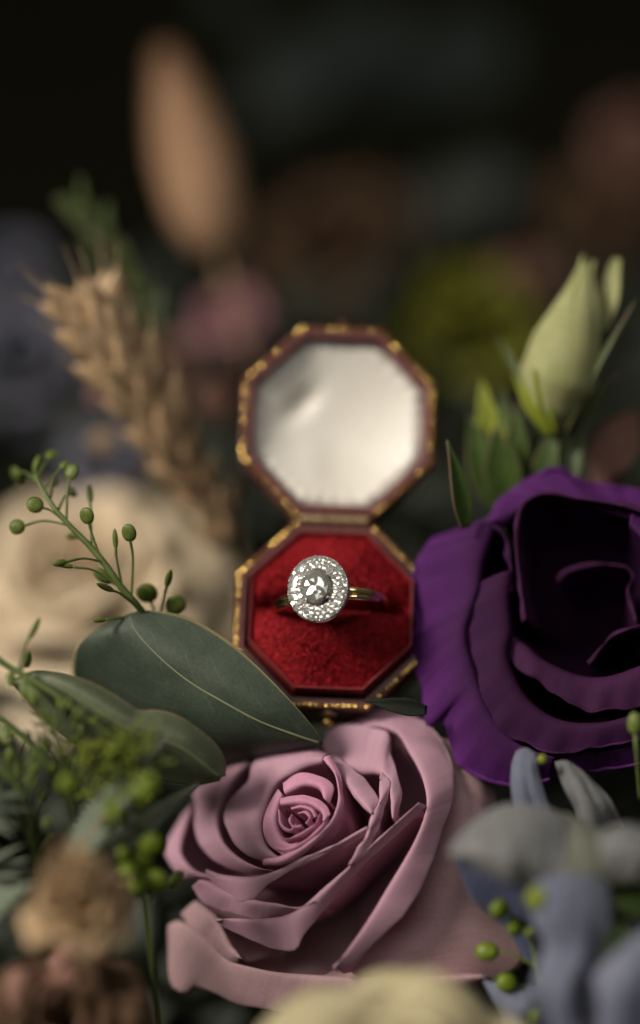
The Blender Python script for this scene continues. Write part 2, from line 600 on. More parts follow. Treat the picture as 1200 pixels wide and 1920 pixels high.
# ------------------------------------------------------------------ traced flowers: crest + lip polylines on a bowl
class Bloom:
    def __init__(self, root, cpx, cpy, cdz, axis):
        self.root = root
        self.C = np.array(W(cpx, cpy, cdz))
        self.A = np.array(cdir(*axis))

    def ray(self, px, py, h):
        d = RCn @ np.array([(px - 600) * WIDTH / FOCUS / 1200, -(py - 960) * WIDTH / FOCUS / 1200, -1.0])
        t = ((self.C - CAMV) @ self.A + h) / (d @ self.A)
        return CAMV + d * t

    def line(self, pts, h, n):
        m = len(pts)
        hs = [h] * m if np.isscalar(h) else np.interp(np.linspace(0, 1, m), np.linspace(0, 1, len(h)), h)
        return resample([self.ray(x, y, hh) for (x, y), hh in zip(pts, hs)], n)

    def petal(self, crest, lip, hc, hl, mat, base_h=-3.4, base_r=0.35, bulge=(0.74, 0.97), tuck=0.10, nu=44, nv=36, wob=0.02, seed=1, name='petal', thick=0.013, ruffle=0.018):
        c = self.line(crest, hc, nu)
        l = self.line(lip, hl, nu)
        rr_ = np.random.RandomState(seed + 100)
        u_ = np.linspace(0, 1, nu)
        span = max(0.6, np.linalg.norm(np.diff(l, axis=0), axis=1).sum())
        for q in range(5):
            fq = span * (0.6 + 0.9 * q)
            w1 = np.sin(fq * u_ * 2 * math.pi * 0.5 + rr_.uniform(0, 6)) / (1 + 0.45 * q)
            w2 = np.sin(fq * u_ * 2 * math.pi * 0.6 + rr_.uniform(0, 6)) / (1 + 0.45 * q)
            dv_ = l - c
            dv_ /= np.linalg.norm(dv_, axis=1, keepdims=True) + 1e-6
            l = l + self.A * (w1 * ruffle)[:, None] + dv_ * (w2 * ruffle * 0.6)[:, None]
        rel = c - self.C
        hh = rel @ self.A
        r = rel - hh[:, None] * self.A
        R = np.linalg.norm(r, axis=1, keepdims=True)
        d = r / (R + 1e-6)
        lev = lambda f: (base_h + (hh - base_h) * f)[:, None] * self.A
        rows = [self.C + lev(0) + d * np.minimum(base_r, R * 0.6),
                self.C + lev(0.38) + r * bulge[0],
                self.C + lev(0.78) + r * bulge[1],
                c, l]
        if tuck:
            out = (l - c)
            out /= np.linalg.norm(out, axis=1, keepdims=True) + 1e-6
            rows.append(l - self.A * tuck - out * tuck * 0.3)
        G = loft(rows, nu, nv)
        if wob:
            G = wobble(G, wob, 2.0, seed)
        return part(name, G.reshape(-1, 3), grid_faces(nu, nv), mat, self.root, grid_uv(nu, nv), True, thick)


def make_flower(root, c, axis, R, mats, layers, cup=0.6, depth=1.0, seed=1, ruffle=0.05, thick=0.03, open_=1.0, nu=18, nv=14):
    """procedural many-petalled bloom for the blooms that stand out of focus. layers: list of (count, radius factor, height factor)"""
    r_ = random.Random(seed)
    A = Vector(axis).normalized()
    F = np.array(frame(A))
    c = np.array(c)
    k = 0
    for li, (cnt, rf, hf) in enumerate(layers):
        off = r_.uniform(0, 6)
        for i in range(cnt):
            th = off + 2 * math.pi * i / cnt + r_.uniform(-0.15, 0.15)
            w = (2 * math.pi / cnt) * r_.uniform(0.62, 0.8)
            rr = R * rf * r_.uniform(0.9, 1.08)
            hh = R * hf * r_.uniform(0.9, 1.1)
            G = np.zeros((nv, nu, 3))
            curl = r_.uniform(0.05, 0.3) * open_
            ph = r_.uniform(0, 6)
            for j in range(nv):
                v = j / (nv - 1)
                wid = w * (0.35 + 0.65 * math.sin(min(1.0, v * 1.25) * math.pi / 2)) * (1 - 0.25 * max(0, v - 0.8) / 0.2 * 0.7)
                rad = rr * (0.12 + 0.88 * v ** (0.65 + cup * 0.5))
                hgt = -R * depth + (hh + R * depth) * math.sin(v * math.pi / 2) - curl * R * max(0, v - 0.7) ** 2 * 6
                for i2 in range(nu):
                    u = i2 / (nu - 1) * 2 - 1
                    a = th + u * wid
                    rr2 = rad * (1 - 0.10 * u * u * v) * (1 + ruffle * v * math.sin(3 * u + ph) * 0.8)
                    h2 = hgt - R * 0.22 * v * u * u * (1 if v > 0.5 else v * 2) + ruffle * R * v * math.sin(4.2 * u + ph * 2)
                    G[j, i2] = c + F @ np.array([math.cos(a) * rr2, math.sin(a) * rr2, h2])
            part('petal', G.reshape(-1, 3), grid_faces(nu, nv), mats[k % len(mats)] if isinstance(mats, list) else mats, root, grid_uv(nu, nv), True, thick)
            k += 1


def make_leaf(name, root, base, tip, width, face, mat, curl=0.15, fold=0.15, profile=(0.06, 0.62, 1.0, 0.78, 0.04), nu=13, nv=20, thick=0.025, spiky=0.0, seed=0, bend=0.0):
    """leaf blade from BASE to TIP (world cm); FACE = direction its upper side looks"""
    b, t = np.array(base), np.array(tip)
    ax = t - b
    L = np.linalg.norm(ax)
    ax /= L
    f = np.array(face)
    f = f - (f @ ax) * ax
    f /= np.linalg.norm(f)
    sd = np.cross(ax, f)
    pr = cr(np.array(profile)[:, None], nv)[:, 0]
    r_ = random.Random(seed)
    G = np.zeros((nv, nu, 3))
    for j in range(nv):
        v = j / (nv - 1)
        wj = max(0.01, pr[j]) * width / 2
        if spiky and 0 < j < nv - 1:
            wj *= 1 + (spiky if j % 3 == 1 else -spiky * 0.35) * r_.uniform(0.6, 1.3)
        cen = b + ax * (L * v) + f * (-curl * L * (v - 0.5) ** 2 * 2 + curl * L * 0.5) + sd * (bend * L * math.sin(v * math.pi))
        for i in range(nu):
            u = i / (nu - 1) * 2 - 1
            G[j, i] = cen + sd * (wj * u) + f * (fold * wj * abs(u) ** 1.4)
    G = wobble(G, 0.02 * width, 1.5, seed + 3)
    return part(name, G.reshape(-1, 3), grid_faces(nu, nv), mat, root, grid_uv(nu, nv), True, thick)


# ================================================================== SETTING: dark table under the bouquet
def table():
    me = bpy.data.meshes.new('tabletop')
    z = -0.07
    me.from_pydata([(-2, -1.5, z), (2, -1.5, z), (2, 3, z), (-2, 3, z), (-2, -1.5, z - .03), (2, -1.5, z - .03), (2, 3, z - .03), (-2, 3, z - .03)], [],
                   [(0, 1, 2, 3), (7, 6, 5, 4), (0, 4, 5, 1), (1, 5, 6, 2), (2, 6, 7, 3), (3, 7, 4, 0)])
    m, t, b = nt('dark_wood')
    tc = t.nodes.new('ShaderNodeTexCoord')
    n = noise(t, tc.outputs['Object'], 12, 6, (1, 8, 1))
    r = ramp(t, [(0.3, (0.013, 0.013, 0.007)), (0.7, (0.026, 0.023, 0.012))])
    t.links.new(n.outputs[0], r.inputs[0])
    t.links.new(r.outputs[0], b.inputs['Base Color'])
    b.inputs['Roughness'].default_value = 0.85
    b.inputs['Specular IOR Level'].default_value = 0.03
    me.materials.append(m)
    o = link(bpy.data.objects.new('tabletop', me))
    o['kind'] = 'structure'
    o['label'] = 'dark unlit wooden table top beneath the flowers'
    return o


table()


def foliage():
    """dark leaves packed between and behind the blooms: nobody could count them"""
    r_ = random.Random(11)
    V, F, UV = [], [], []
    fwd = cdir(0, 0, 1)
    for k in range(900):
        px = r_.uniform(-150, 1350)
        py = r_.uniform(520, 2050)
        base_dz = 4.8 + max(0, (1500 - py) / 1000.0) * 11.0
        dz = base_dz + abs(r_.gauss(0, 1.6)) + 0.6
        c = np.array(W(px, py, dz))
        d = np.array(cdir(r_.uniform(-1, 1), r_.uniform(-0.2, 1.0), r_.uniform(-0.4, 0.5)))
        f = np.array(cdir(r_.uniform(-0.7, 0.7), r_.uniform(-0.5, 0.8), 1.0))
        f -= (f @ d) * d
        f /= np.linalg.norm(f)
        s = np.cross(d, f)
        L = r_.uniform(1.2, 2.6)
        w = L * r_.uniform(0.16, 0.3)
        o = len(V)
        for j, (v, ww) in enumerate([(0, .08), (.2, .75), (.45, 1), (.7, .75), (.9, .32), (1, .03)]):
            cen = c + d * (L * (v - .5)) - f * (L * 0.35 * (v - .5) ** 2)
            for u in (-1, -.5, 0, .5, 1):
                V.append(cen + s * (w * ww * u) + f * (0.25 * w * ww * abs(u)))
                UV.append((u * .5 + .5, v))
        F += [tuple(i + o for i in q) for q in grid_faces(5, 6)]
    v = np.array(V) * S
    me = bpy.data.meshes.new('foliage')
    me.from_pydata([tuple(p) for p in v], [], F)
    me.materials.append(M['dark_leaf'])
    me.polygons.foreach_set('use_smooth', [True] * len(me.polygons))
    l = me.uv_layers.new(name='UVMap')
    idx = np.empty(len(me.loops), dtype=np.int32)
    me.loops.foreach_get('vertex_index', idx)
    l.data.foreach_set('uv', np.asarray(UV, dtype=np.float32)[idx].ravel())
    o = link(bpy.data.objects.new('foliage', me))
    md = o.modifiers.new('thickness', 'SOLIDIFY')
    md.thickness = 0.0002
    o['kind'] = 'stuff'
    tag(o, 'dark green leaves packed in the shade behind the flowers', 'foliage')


foliage()

# ================================================================== RING BOX
HINGE = np.array(W(627, 976, 1.95))
ROLL = math.radians(-2.2)


def bvec(x, y, z):
    return np.array(cdir(x * math.cos(ROLL) - y * math.sin(ROLL), x * math.sin(ROLL) + y * math.cos(ROLL), z))


EX = bvec(1, 0, 0)
TB = math.radians(18)
FB = bvec(0, -math.cos(TB), math.sin(TB))       # from the hinge to the front of the base
NB = bvec(0, math.sin(TB), math.cos(TB))        # up out of the base
TL = math.radians(9)
UL = bvec(0, math.cos(TL), -math.sin(TL))       # from the hinge up the lid
NL = bvec(0, math.sin(TL), math.cos(TL))        # out of the open lid
AL = 1.815                                      # apothem of the lid
AP = 1.79                                       # apothem of the octagon

box = thing('ring_box', 'small octagonal maroon ring box with gilt beaded edges, standing open', 'ring box', HINGE + FB * AP - NB * 1.5)


def octo(ap, n_side=1):
    """octagon outline with flat sides facing +-x/+-y, n_side points per side"""
    R = ap / math.cos(math.pi / 8)
    pts = []
    for k in range(8):
        a0 = math.pi / 8 + k * math.pi / 4
        a1 = a0 + math.pi / 4
        p0 = np.array([R * math.cos(a0), R * math.sin(a0)])
        p1 = np.array([R * math.cos(a1), R * math.sin(a1)])
        for i in range(n_side):
            pts.append(p0 + (p1 - p0) * i / n_side)
    return pts


def oct_solid(name, rings, O, X, Y, N, mat, parent, cap0=True, cap1=True, n_side=1, smooth=False):
    """stack of octagon rings (apothem, height) -> solid/shell"""
    V = []
    m = 8 * n_side
    for ap, h in rings:
        for p in octo(ap, n_side):
            V.append(O + X * p[0] + Y * p[1] + N * h)
    F = grid_faces(m, len(rings), True)
    if cap0:
        F.append(tuple(range(m))[::-1])
    if cap1:
        F.append(tuple((len(rings) - 1) * m + k for k in range(m)))
    return part(name, V, F, mat, parent, smooth=smooth)


OB = HINGE + FB * (AP + 0.03)                    # centre of the base rim
YB = -FB
# shell: outside wall, bevelled rim, inside wall
base = oct_solid('base', [(1.70, -1.55), (1.76, -1.50), (AP - .02, -0.25), (AP + .005, -0.06), (AP - .015, -0.01), (AP - .05, 0.0), (1.60, 0.0), (1.575, -0.03), (1.55, -1.2)], OB, EX, YB, NB, 'leather', box)
oct_solid('gilt_line', [(AP - .105, 0.003), (AP - .10, 0.014), (AP - .03, 0.014), (AP - .02, 0.003)], OB, EX, YB, NB, 'gilt_worn', base, False, False)
CAP = 1.475
collar = oct_solid('collar', [(1.50, -1.1), (CAP + .02, 0.28), (CAP + .018, 0.325), (CAP + .005, 0.34), (CAP - .012, 0.335), (CAP - .02, 0.31), (CAP - .03, -0.6)], OB, EX, YB, NB, 'collar', base, False, False)


def bead_mesh():
    V, F = [], []
    n, m = 8, 5
    for j in range(m + 1):
        a = math.pi / 2 * j / m
        for k in range(n):
            b = 2 * math.pi * k / n
            V.append((math.cos(a) * math.cos(b), math.cos(a) * math.sin(b), math.sin(a)))
    return V, grid_faces(n, m + 1, True)


bv, bf = bead_mesh()
BEAD = raw_mesh('gold_bead', bv, bf, 'gold')
BEAD_D = raw_mesh('gold_bead', bv, bf, 'gold_dull')
rb = random.Random(5)


def beads(parent, O, X, Y, N, ap, h, per_side, skip, size, p_dull):
    R3 = Matrix((Vector(X), Vector(Y), Vector(N))).transposed()
    ol = octo(ap, per_side)
    for k, p in enumerate(ol):
        side = k // per_side
        if side in skip and k % per_side != 0:
            continue
        s = size * rb.uniform(0.8, 1.25)
        ang = (side + 1) * math.pi / 4 + math.pi / 4 - math.pi / 4
        out = X * math.cos(ang) + Y * math.sin(ang)
        if k % per_side == 0:
            out = X * math.cos(ang - math.pi / 8) + Y * math.sin(ang - math.pi / 8)
        at = O + X * p[0] + Y * p[1] + N * h
        nn = N + out * (0.26 + rb.gauss(0, 0.20)) + np.cross(N, out) * rb.gauss(0, 0.22)
        inst('gold_bead', BEAD_D if rb.random() < p_dull else BEAD, parent, at, frame(Vector(nn), Vector(out)), (s, s, s * 0.5))


# octagon sides run anticlockwise from the +x+y corner: side 1 = +y (towards the hinge)
beads(base, OB, EX, YB, NB, AP - .062, 0.008, 14, (1,), 0.042, 0.35)

# cushion: two rolls of red velvet with the slot between them
PAD = CAP - 0.035


def pad_height(x, y, e):
    """e = 0 centre .. 1 rim (octagonal distance)"""
    dome = 0.42 * (1 - e ** 2.2)
    yy = y - 0.06
    roll = 0.16 * (1 - ((abs(yy) - 0.62) / 0.72) ** 2)
    slot = -0.42 * math.exp(-(yy / 0.125) ** 2) * min(1, (1 - e) * 6)
    return 0.24 + dome * 0.55 + roll * (1 - e ** 4) + slot


def cushion():
    V = []
    nr, per = 46, 18
    m = 8 * per
    base_ol = octo(1.0, per)
    for j in range(nr + 1):
        e = max(1e-3, j / nr)
        for p in base_ol:
            # rounded octagon towards the centre
            q = p * PAD * e
            V.append(OB + EX * q[0] + YB * q[1] + NB * pad_height(q[0], q[1], e))
    F = grid_faces(m, nr + 1, True)
    return part('cushion', V, F, 'velvet', base)


pad = cushion()


def nap():
    r_ = random.Random(3)
    V, F = [], []
    for k in range(15000):
        while True:
            x, y = r_.uniform(-PAD, PAD), r_.uniform(-PAD, PAD)
            e = max(abs(x), abs(y), (abs(x) + abs(y)) / math.sqrt(2)) / PAD
            if e < 0.985 and abs(y - .06) > 0.06:
                break
        h = pad_height(x, y, e)
        p = OB + EX * x + YB * y + NB * (h - 0.01)
        d = NB * 0.75 + EX * (r_.gauss(0.05, .35) + 0.5 * math.sin(3 * x + 2 * y)) + YB * (r_.gauss(-0.25, .35) + 0.4 * math.sin(4 * y - x))
        d = d / np.linalg.norm(d) * r_.uniform(0.05, 0.11)
        s = np.array([r_.gauss(0, 1) for _ in range(3)])
        s = np.cross(s, d)
        s = s / np.linalg.norm(s) * 0.011
        o = len(V)
        V += [p - s, p + s, p + d]
        F.append((o, o + 1, o + 2))
    part('velvet_nap', V, F, 'nap', pad, kind='stuff')


nap()

# hinge: strip with knuckles
hw = 0.64
hinge = thing_hinge = None
hinge = tube('hinge', [HINGE - EX * hw + NB * 0.04, HINGE + NB * 0.04, HINGE + EX * hw + NB * 0.04], 0.065, 'brass', box, 10)
for k in range(5):
    x0 = -hw + k * (2 * hw / 5) + 0.02
    x1 = x0 + 2 * hw / 5 - 0.04
    tube('knuckle', [HINGE + EX * x0 + NB * 0.04, HINGE + EX * ((x0 + x1) / 2) + NB * 0.04, HINGE + EX * x1 + NB * 0.04], 0.082, 'brass', hinge, 12)

# lid
OL = HINGE + UL * (AL + 0.06) + NL * 0.06
lid = oct_solid('lid', [(1.54, -0.95), (1.72, -0.92), (1.84, -0.78), (AL + .03, -0.35), (AL + .03, -0.05), (AL + .01, 0.0), (AL - .03, 0.02), (AL - .19, 0.02), (AL - .22, 0.0), (AL - .24, -0.3), (AL - .25, -0.7)], OL, EX, UL, NL, 'leather', box)
oct_solid('gilt_line', [(AL - .09, 0.022), (AL - .085, 0.034), (AL - .01, 0.034), (AL - .003, 0.022)], OL, EX, UL, NL, 'gilt_worn', lid, False, False)
beads(lid, OL, EX, UL, NL, AL - .045, 0.030, 11, (5,), 0.048, 0.42)


def silk_pad():
    V = []
    nr, per = 40, 30
    ol = octo(1.0, per)
    A0 = AL - 0.235
    uv = []
    for j in range(nr + 1):
        e = max(1e-3, j / nr)
        for p in ol:
            q = p * A0 * e
            h = -0.52 + 0.36 * min(1.0, (q[0] ** 2 + q[1] ** 2) / A0 ** 2) - 0.10 * max(0, e - 0.9) / 0.1
            # slack of the silk: a soft pleat running up from the side
            t_ = (q[0] + 0.72) * 0.74 - (q[1] - 0.42) * 0.67
            s_ = (q[0] + 0.72) * 0.67 + (q[1] - 0.42) * 0.74
            h -= 0.15 * math.exp(-(t_ / 0.22) ** 2 - (s_ / 0.42) ** 2)
            h += 0.045 * math.exp(-((q[0] + 0.45) / 0.35) ** 2 - ((q[1] + 0.75) / 0.6) ** 2)
            h += 0.015 * math.sin(2.2 * q[0] + 1.3 * q[1]) * (1 - e ** 3)
            an = math.atan2(q[1], q[0])
            h += (0.010 * math.sin(31 * an + 2 * math.sin(3 * an)) + 0.006 * math.sin(53 * an)) * max(0, (e - 0.72) / 0.28)
            V.append(OL + EX * q[0] + UL * q[1] + NL * h)
            uv.append((q[0], q[1]))
    return part('silk_lining', V, grid_faces(8 * per, nr + 1, True), 'silk', lid, uv)


silk_pad()


# clasp button on the front of the base, catch on top of the lid
def knob(name, at, axis, prof, mat, parent, seg=16):
    F3 = np.array(frame(axis))
    V = []
    for r, h in prof:
        for k in range(seg):
            a = 2 * math.pi * k / seg
            V.append(at + F3 @ np.array([r * math.cos(a), r * math.sin(a), h]))
    F = grid_faces(seg, len(prof), True)
    F.append(tuple((len(prof) - 1) * seg + k for k in range(seg)))
    return part(name, V, F, mat, parent)


front = OB + FB * (AP + 0.0)
cp = oct_solid('clasp_plate', [(0.17, 0.0), (0.17, 0.03), (0.15, 0.045)], front - NB * 0.33 + FB * 0.005, EX, NB, FB, 'brass', base)
knob('clasp_button', front - NB * 0.40 + FB * 0.04, FB, [(.05, 0), (.05, .06), (.10, .08), (.115, .12), (.10, .17), (.06, .20), (.015, .21)], 'gold', cp)
topc = OL + UL * (AL + 0.02) - NL * 0.2
knob('catch', topc, UL, [(.13, 0), (.13, .03), (.08, .06), (.075, .12), (.05, .16), (.01, .17)], 'gold_dull', lid)

# ================================================================== RING
RC0 = OB + NB * 0.27 + EX * (-0.03) - FB * 0.06             # centre of the band, at the velvet surface
NR = np.array(cdir(-0.17, 0.30, 0.93))                      # from band centre to the stones
XR = bvec(1, 0.10, 0)
XR = XR - (XR @ NR) * NR
XR /= np.linalg.norm(XR)
YR = np.cross(NR, XR)                                        # along the finger
HALO = RC0 + NR * 1.24
ring = thing('engagement_ring', 'gold ring with an oval diamond in a double halo, set in the red cushion', 'ring', RC0)


def band():
    """half-round shank that widens into shoulders under the stones"""
    n, seg = 96, 12
    V = []
    for i in range(n):
        a = 2 * math.pi * i / n
        cx, sx = math.cos(a), math.sin(a)
        top = max(0, sx)
        w = 0.082 - 0.02 * top ** 3
        t = 0.06
        R = 1.05 + 0.03 * top ** 6
        dirv = XR * cx + NR * sx
        for k in range(seg):
            b = 2 * math.pi * k / seg
            rr = R + t * (math.cos(b) if math.cos(b) > 0 else 0.35 * math.cos(b))
            V.append(RC0 + dirv * rr + YR * (w * math.sin(b)))
    F = []
    for i in range(n):
        for k in range(seg):
            i2, k2 = (i + 1) % n, (k + 1) % seg
            F.append((i * seg + k, i2 * seg + k, i2 * seg + k2, i * seg + k2))
    return part('band', V, F, 'ring_gold', ring)


band()
for s in (-1, 1):
    # cathedral shoulder that rises from the shank to the basket
    P = []
    for f in np.linspace(0, 1, 7):
        a = math.pi / 2 + s * (1.15 - 0.80 * f)
        R = 1.06 + 0.03 * f
        P.append(RC0 + XR * math.cos(a) * R + NR * (math.sin(a) * R) - YR * (0.10 + 0.03 * f))
    tube('shoulder', P, [0.035, 0.05, 0.055, 0.05], 'ring_gold', ring, 8)

HA, HB = 0.560, 0.62                                         # halo half axes (x, y)


def oval_ring(name, prof, mat, seg=64):
    V = []
    for a_, b_, h in prof:
        for k in range(seg):
            t = 2 * math.pi * k / seg
            V.append(HALO + XR * a_ * math.cos(t) + YR * b_ * math.sin(t) + NR * h)
    F = grid_faces(seg, len(prof), True)
    F.append(tuple((len(prof) - 1) * seg + k for k in range(seg)))
    return part(name, V, F, mat, ring)


setting = oval_ring('setting', [(.20, .24, -.28), (.34, .40, -.20), (HA - .03, HB - .03, -.10), (HA, HB, -.06), (HA, HB, 0.0), (HA - .03, HB - .03, 0.035), (HA - .2, HB - .2, 0.05), (0.27, 0.33, 0.055), (0.2, 0.26, -0.05)], 'platinum')


def brilliant(n=8, table=0.55, crown=0.28, pav=0.75, girdle=0.04):
    """faceted round stone, girdle radius 1, table up"""
    V, F = [], []
    for k in range(n):
        a = 2 * math.pi * k / n
        V.append((table * math.cos(a), table * math.sin(a), crown))
    for k in range(2 * n):
        a = 2 * math.pi * (k / 2) / n
        m = 1.0
        V.append((m * math.cos(a), m * math.sin(a), girdle / 2))
    for k in range(n):
        a = 2 * math.pi * (k + 0.5) / n
        V.append((0.80 * math.cos(a), 0.80 * math.sin(a), crown * 0.60))
    for k in range(2 * n):
        a = 2 * math.pi * (k / 2) / n
        V.append((math.cos(a), math.sin(a), -girdle / 2))
    for k in range(n):
        a = 2 * math.pi * (k + 0.5) / n
        V.append((0.35 * math.cos(a), 0.35 * math.sin(a), -pav * 0.62))
    V.append((0, 0, -pav))
    T, G, K, B, L, Cc = 0, n, 3 * n, 4 * n, 6 * n, 7 * n
    F.append(tuple(range(n)))
    for k in range(n):
        k2 = (k + 1) % n
        F.append((T + k2, T + k, K + k))
        F.append((T + k, G + 2 * k, K + k)) if False else None
        F.append((T + k, G + (2 * k), G + (2 * k + 1), K + k)) if False else None
        F += [(T + k, G + 2 * k, K + k), (G + 2 * k, G + 2 * k + 1, K + k), (G + 2 * k + 1, G + (2 * k2), K + k), (G + (2 * k2), T + k2, K + k)]
        F += [(B + 2 * k, B + 2 * k + 1, L + k), (B + 2 * k + 1, B + 2 * k2, L + k)]
        F += [(L + k, B + 2 * k2, L + k2), (L + k, L + k2, Cc)]
    for k in range(2 * n):
        k2 = (k + 1) % (2 * n)
        F.append((G + k, B + k, B + k2, G + k2))
    F = [f for f in F if f]
    return V, F


dv, df = brilliant(8)
STONE = raw_mesh('accent_diamond', dv, df, 'diamond', smooth=False)
R3 = Matrix((Vector(XR), Vector(YR), Vector(NR))).transposed()
rs = random.Random(21)
prong_pts = []


def row(a_, b_, n, size, h, lean, off=0.0):
    for k in range(n):
        t = 2 * math.pi * (k + off) / n
        # even spacing around the oval
        px_, py_ = a_ * math.cos(t), b_ * math.sin(t)
        at = HALO + XR * px_ + YR * py_ + NR * h
        out = Vector((math.cos(t), math.sin(t), 0))
        tl = Matrix.Rotation(lean + rs.uniform(-.20, .20), 3, Vector((-math.sin(t), math.cos(t), 0))) @ Matrix.Rotation(rs.uniform(-.2, .2), 3, out) @ Matrix.Rotation(rs.uniform(0, 6), 3, 'Z')
        inst('accent_diamond', STONE, ring, at, R3 @ tl, size)
        t2 = 2 * math.pi * (k + off + 0.5) / n
        for q in (1.0 + size * 0.62 / a_, 1.0 - size * 0.62 / a_):
            prong_pts.append(HALO + XR * a_ * q * math.cos(t2) + YR * b_ * q * math.sin(t2) + NR * (h + 0.015))


row(0.505, 0.562, 30, 0.053, 0.040, 0.28)
row(0.415, 0.472, 26, 0.049, 0.066, 0.14, 0.3)
row(0.332, 0.388, 21, 0.047, 0.080, 0.06, 0.6)


def prongs():
    V, F = [], []
    F3 = np.array(R3)
    for p in prong_pts:
        o = len(V)
        for v in bv:
            V.append(p + F3 @ (np.array(v) * 0.015))
        F += [tuple(i + o for i in f) for f in bf]
    part('prong_grains', V, F, 'platinum', setting, kind='stuff')


prongs()
def old_cut(seed):
    """hand-cut oval: rings of small facets over the crown, pointed pavilion below"""
    r2 = random.Random(seed)
    n = 12
    V = [(r2.uniform(-.05, .05), r2.uniform(-.05, .05), 0.345)]
    rings = [(0.26, 0.36), (0.52, 0.34), (0.80, 0.27), (1.0, 0.06), (0.55, -0.42)]
    for q, (rad, h) in enumerate(rings):
        for k in range(n):
            a_ = 2 * math.pi * (k + (0.5 if q % 2 else 0) + (r2.uniform(-.22, .22) if q < 3 else 0)) / n
            jr = r2.uniform(-.05, .05) if q < 3 else 0
            V.append(((rad + jr) * math.cos(a_), (rad + jr) * math.sin(a_), h + (r2.uniform(-.042, .042) if q < 3 else 0)))
    V.append((0, 0, -0.75))
    F = [(0, 1 + k, 1 + (k + 1) % n) for k in range(n)]
    for q in range(len(rings) - 1):
        A_, B_ = 1 + q * n, 1 + (q + 1) * n
        for k in range(n):
            k2 = (k + 1) % n
            if q % 2 == 0:
                F += [(A_ + k, B_ + k, A_ + k2), (A_ + k2, B_ + k, B_ + k2)]
            else:
                F += [(A_ + k, B_ + k, B_ + k2), (A_ + k, B_ + k2, A_ + k2)]
    L_ = 1 + (len(rings) - 1) * n
    F += [(L_ + k, len(V) - 1, L_ + (k + 1) % n) for k in range(n)]
    return V, F


ov, of = old_cut(8)
OVAL = raw_mesh('centre_diamond', ov, of, 'diamond_oval', smooth=False)
inst('centre_diamond', OVAL, ring, HALO + NR * 0.12, R3 @ Matrix.Rotation(0.03, 3, 'X') @ Matrix.Rotation(0.02, 3, 'Y'), (0.262, 0.322, 0.28))
for k, t in enumerate((0.7, math.pi - 0.7, math.pi + 0.7, -0.7)):
    q = np.array([0.262 * math.cos(t), 0.325 * math.sin(t)])
    b0 = HALO + XR * q[0] + YR * q[1]
    tube('claw', [b0 + NR * 0.0, b0 + NR * 0.11, b0 * 0.98 + (HALO + NR * 9.0) * 0.02 * 0 + b0 * 0.02 + NR * 0.16], [0.03, 0.028, 0.022], 'platinum', ring, 8)

# ================================================================== MAUVE ROSE
rose = thing('mauve_rose', 'open dusty mauve rose in front of the ring box', 'rose', W(700, 1790, 3.6))
B = Bloom(rose, 560, 1530, -0.05, (-0.30, 0.42, 0.86))


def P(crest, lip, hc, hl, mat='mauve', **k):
    return B.petal(crest, lip, hc, hl, mat, **k)


# outer petals first
P([(317, 1732), (333, 1728), (371, 1752), (419, 1797), (450, 1809), (527, 1826), (640, 1834), (760, 1832), (860, 1829), (914, 1830)],
  [(314, 1765), (317, 1838), (345, 1856), (364, 1846), (396, 1854), (436, 1873), (498, 1890), (560, 1904), (660, 1905), (800, 1890), (905, 1842)],
  (-1.35, -1.2, -1.1, -1.1, -1.2), (-1.6, -1.7, -1.6, -1.55, -1.5), 'mauve_old', seed=1, tuck=0.2, base_h=-3.8, bulge=(0.8, 0.98))
surf('petal', [[(770, 1385, 1.1), (815, 1450, 0.9), (820, 1540, 0.7), (770, 1660, 0.5), (690, 1770, 0.4), (600, 1835, 0.3)],
               [(815, 1382, 1.0), (862, 1460, 0.75), (862, 1560, 0.5), (835, 1680, 0.3), (780, 1780, 0.15), (690, 1840, 0.1)],
               [(850, 1388, 1.1), (895, 1450, 0.9), (900, 1545, 0.65), (895, 1670, 0.45), (880, 1760, 0.3), (830, 1840, 0.2)],
               [(866, 1392, 1.5), (915, 1440, 1.3), (935, 1530, 1.1), (938, 1660, 0.95), (985, 1790, 0.8), (915, 1850, 0.6)]], 'mauve_old', rose, 40, 30, 0.022, 0.03, 2)
P([(366, 1692), (388, 1706), (410, 1732), (428, 1768), (452, 1796)],
  [(342, 1712), (368, 1746), (392, 1776), (420, 1798), (445, 1806)],
  (-1.2, -1.0, -1.0), (-1.4, -1.25, -1.2), 'mauve_old', seed=3)
P([(450, 1380), (470, 1378), (495, 1384), (510, 1395)], [(432, 1372), (448, 1361), (492, 1370), (512, 1388)], -1.3, -1.6, 'mauve', seed=4)
# big petal on the shaded side that rolls down to a point
P([(655, 1372), (700, 1362), (741, 1372), (764, 1403), (789, 1446), (801, 1491), (798, 1525), (777, 1580), (732, 1658), (681, 1739), (627, 1812)],
  [(648, 1366), (687, 1336), (730, 1328), (775, 1343), (812, 1368), (840, 1420), (850, 1466), (847, 1500), (836, 1535), (806, 1618), (768, 1691), (729, 1739), (690, 1778), (654, 1812), (628, 1822)],
  (-0.75, -0.65, -0.5, -0.5, -0.6), (-1.0, -1.0, -0.95, -0.8, -0.75), seed=5, bulge=(0.78, 0.985))
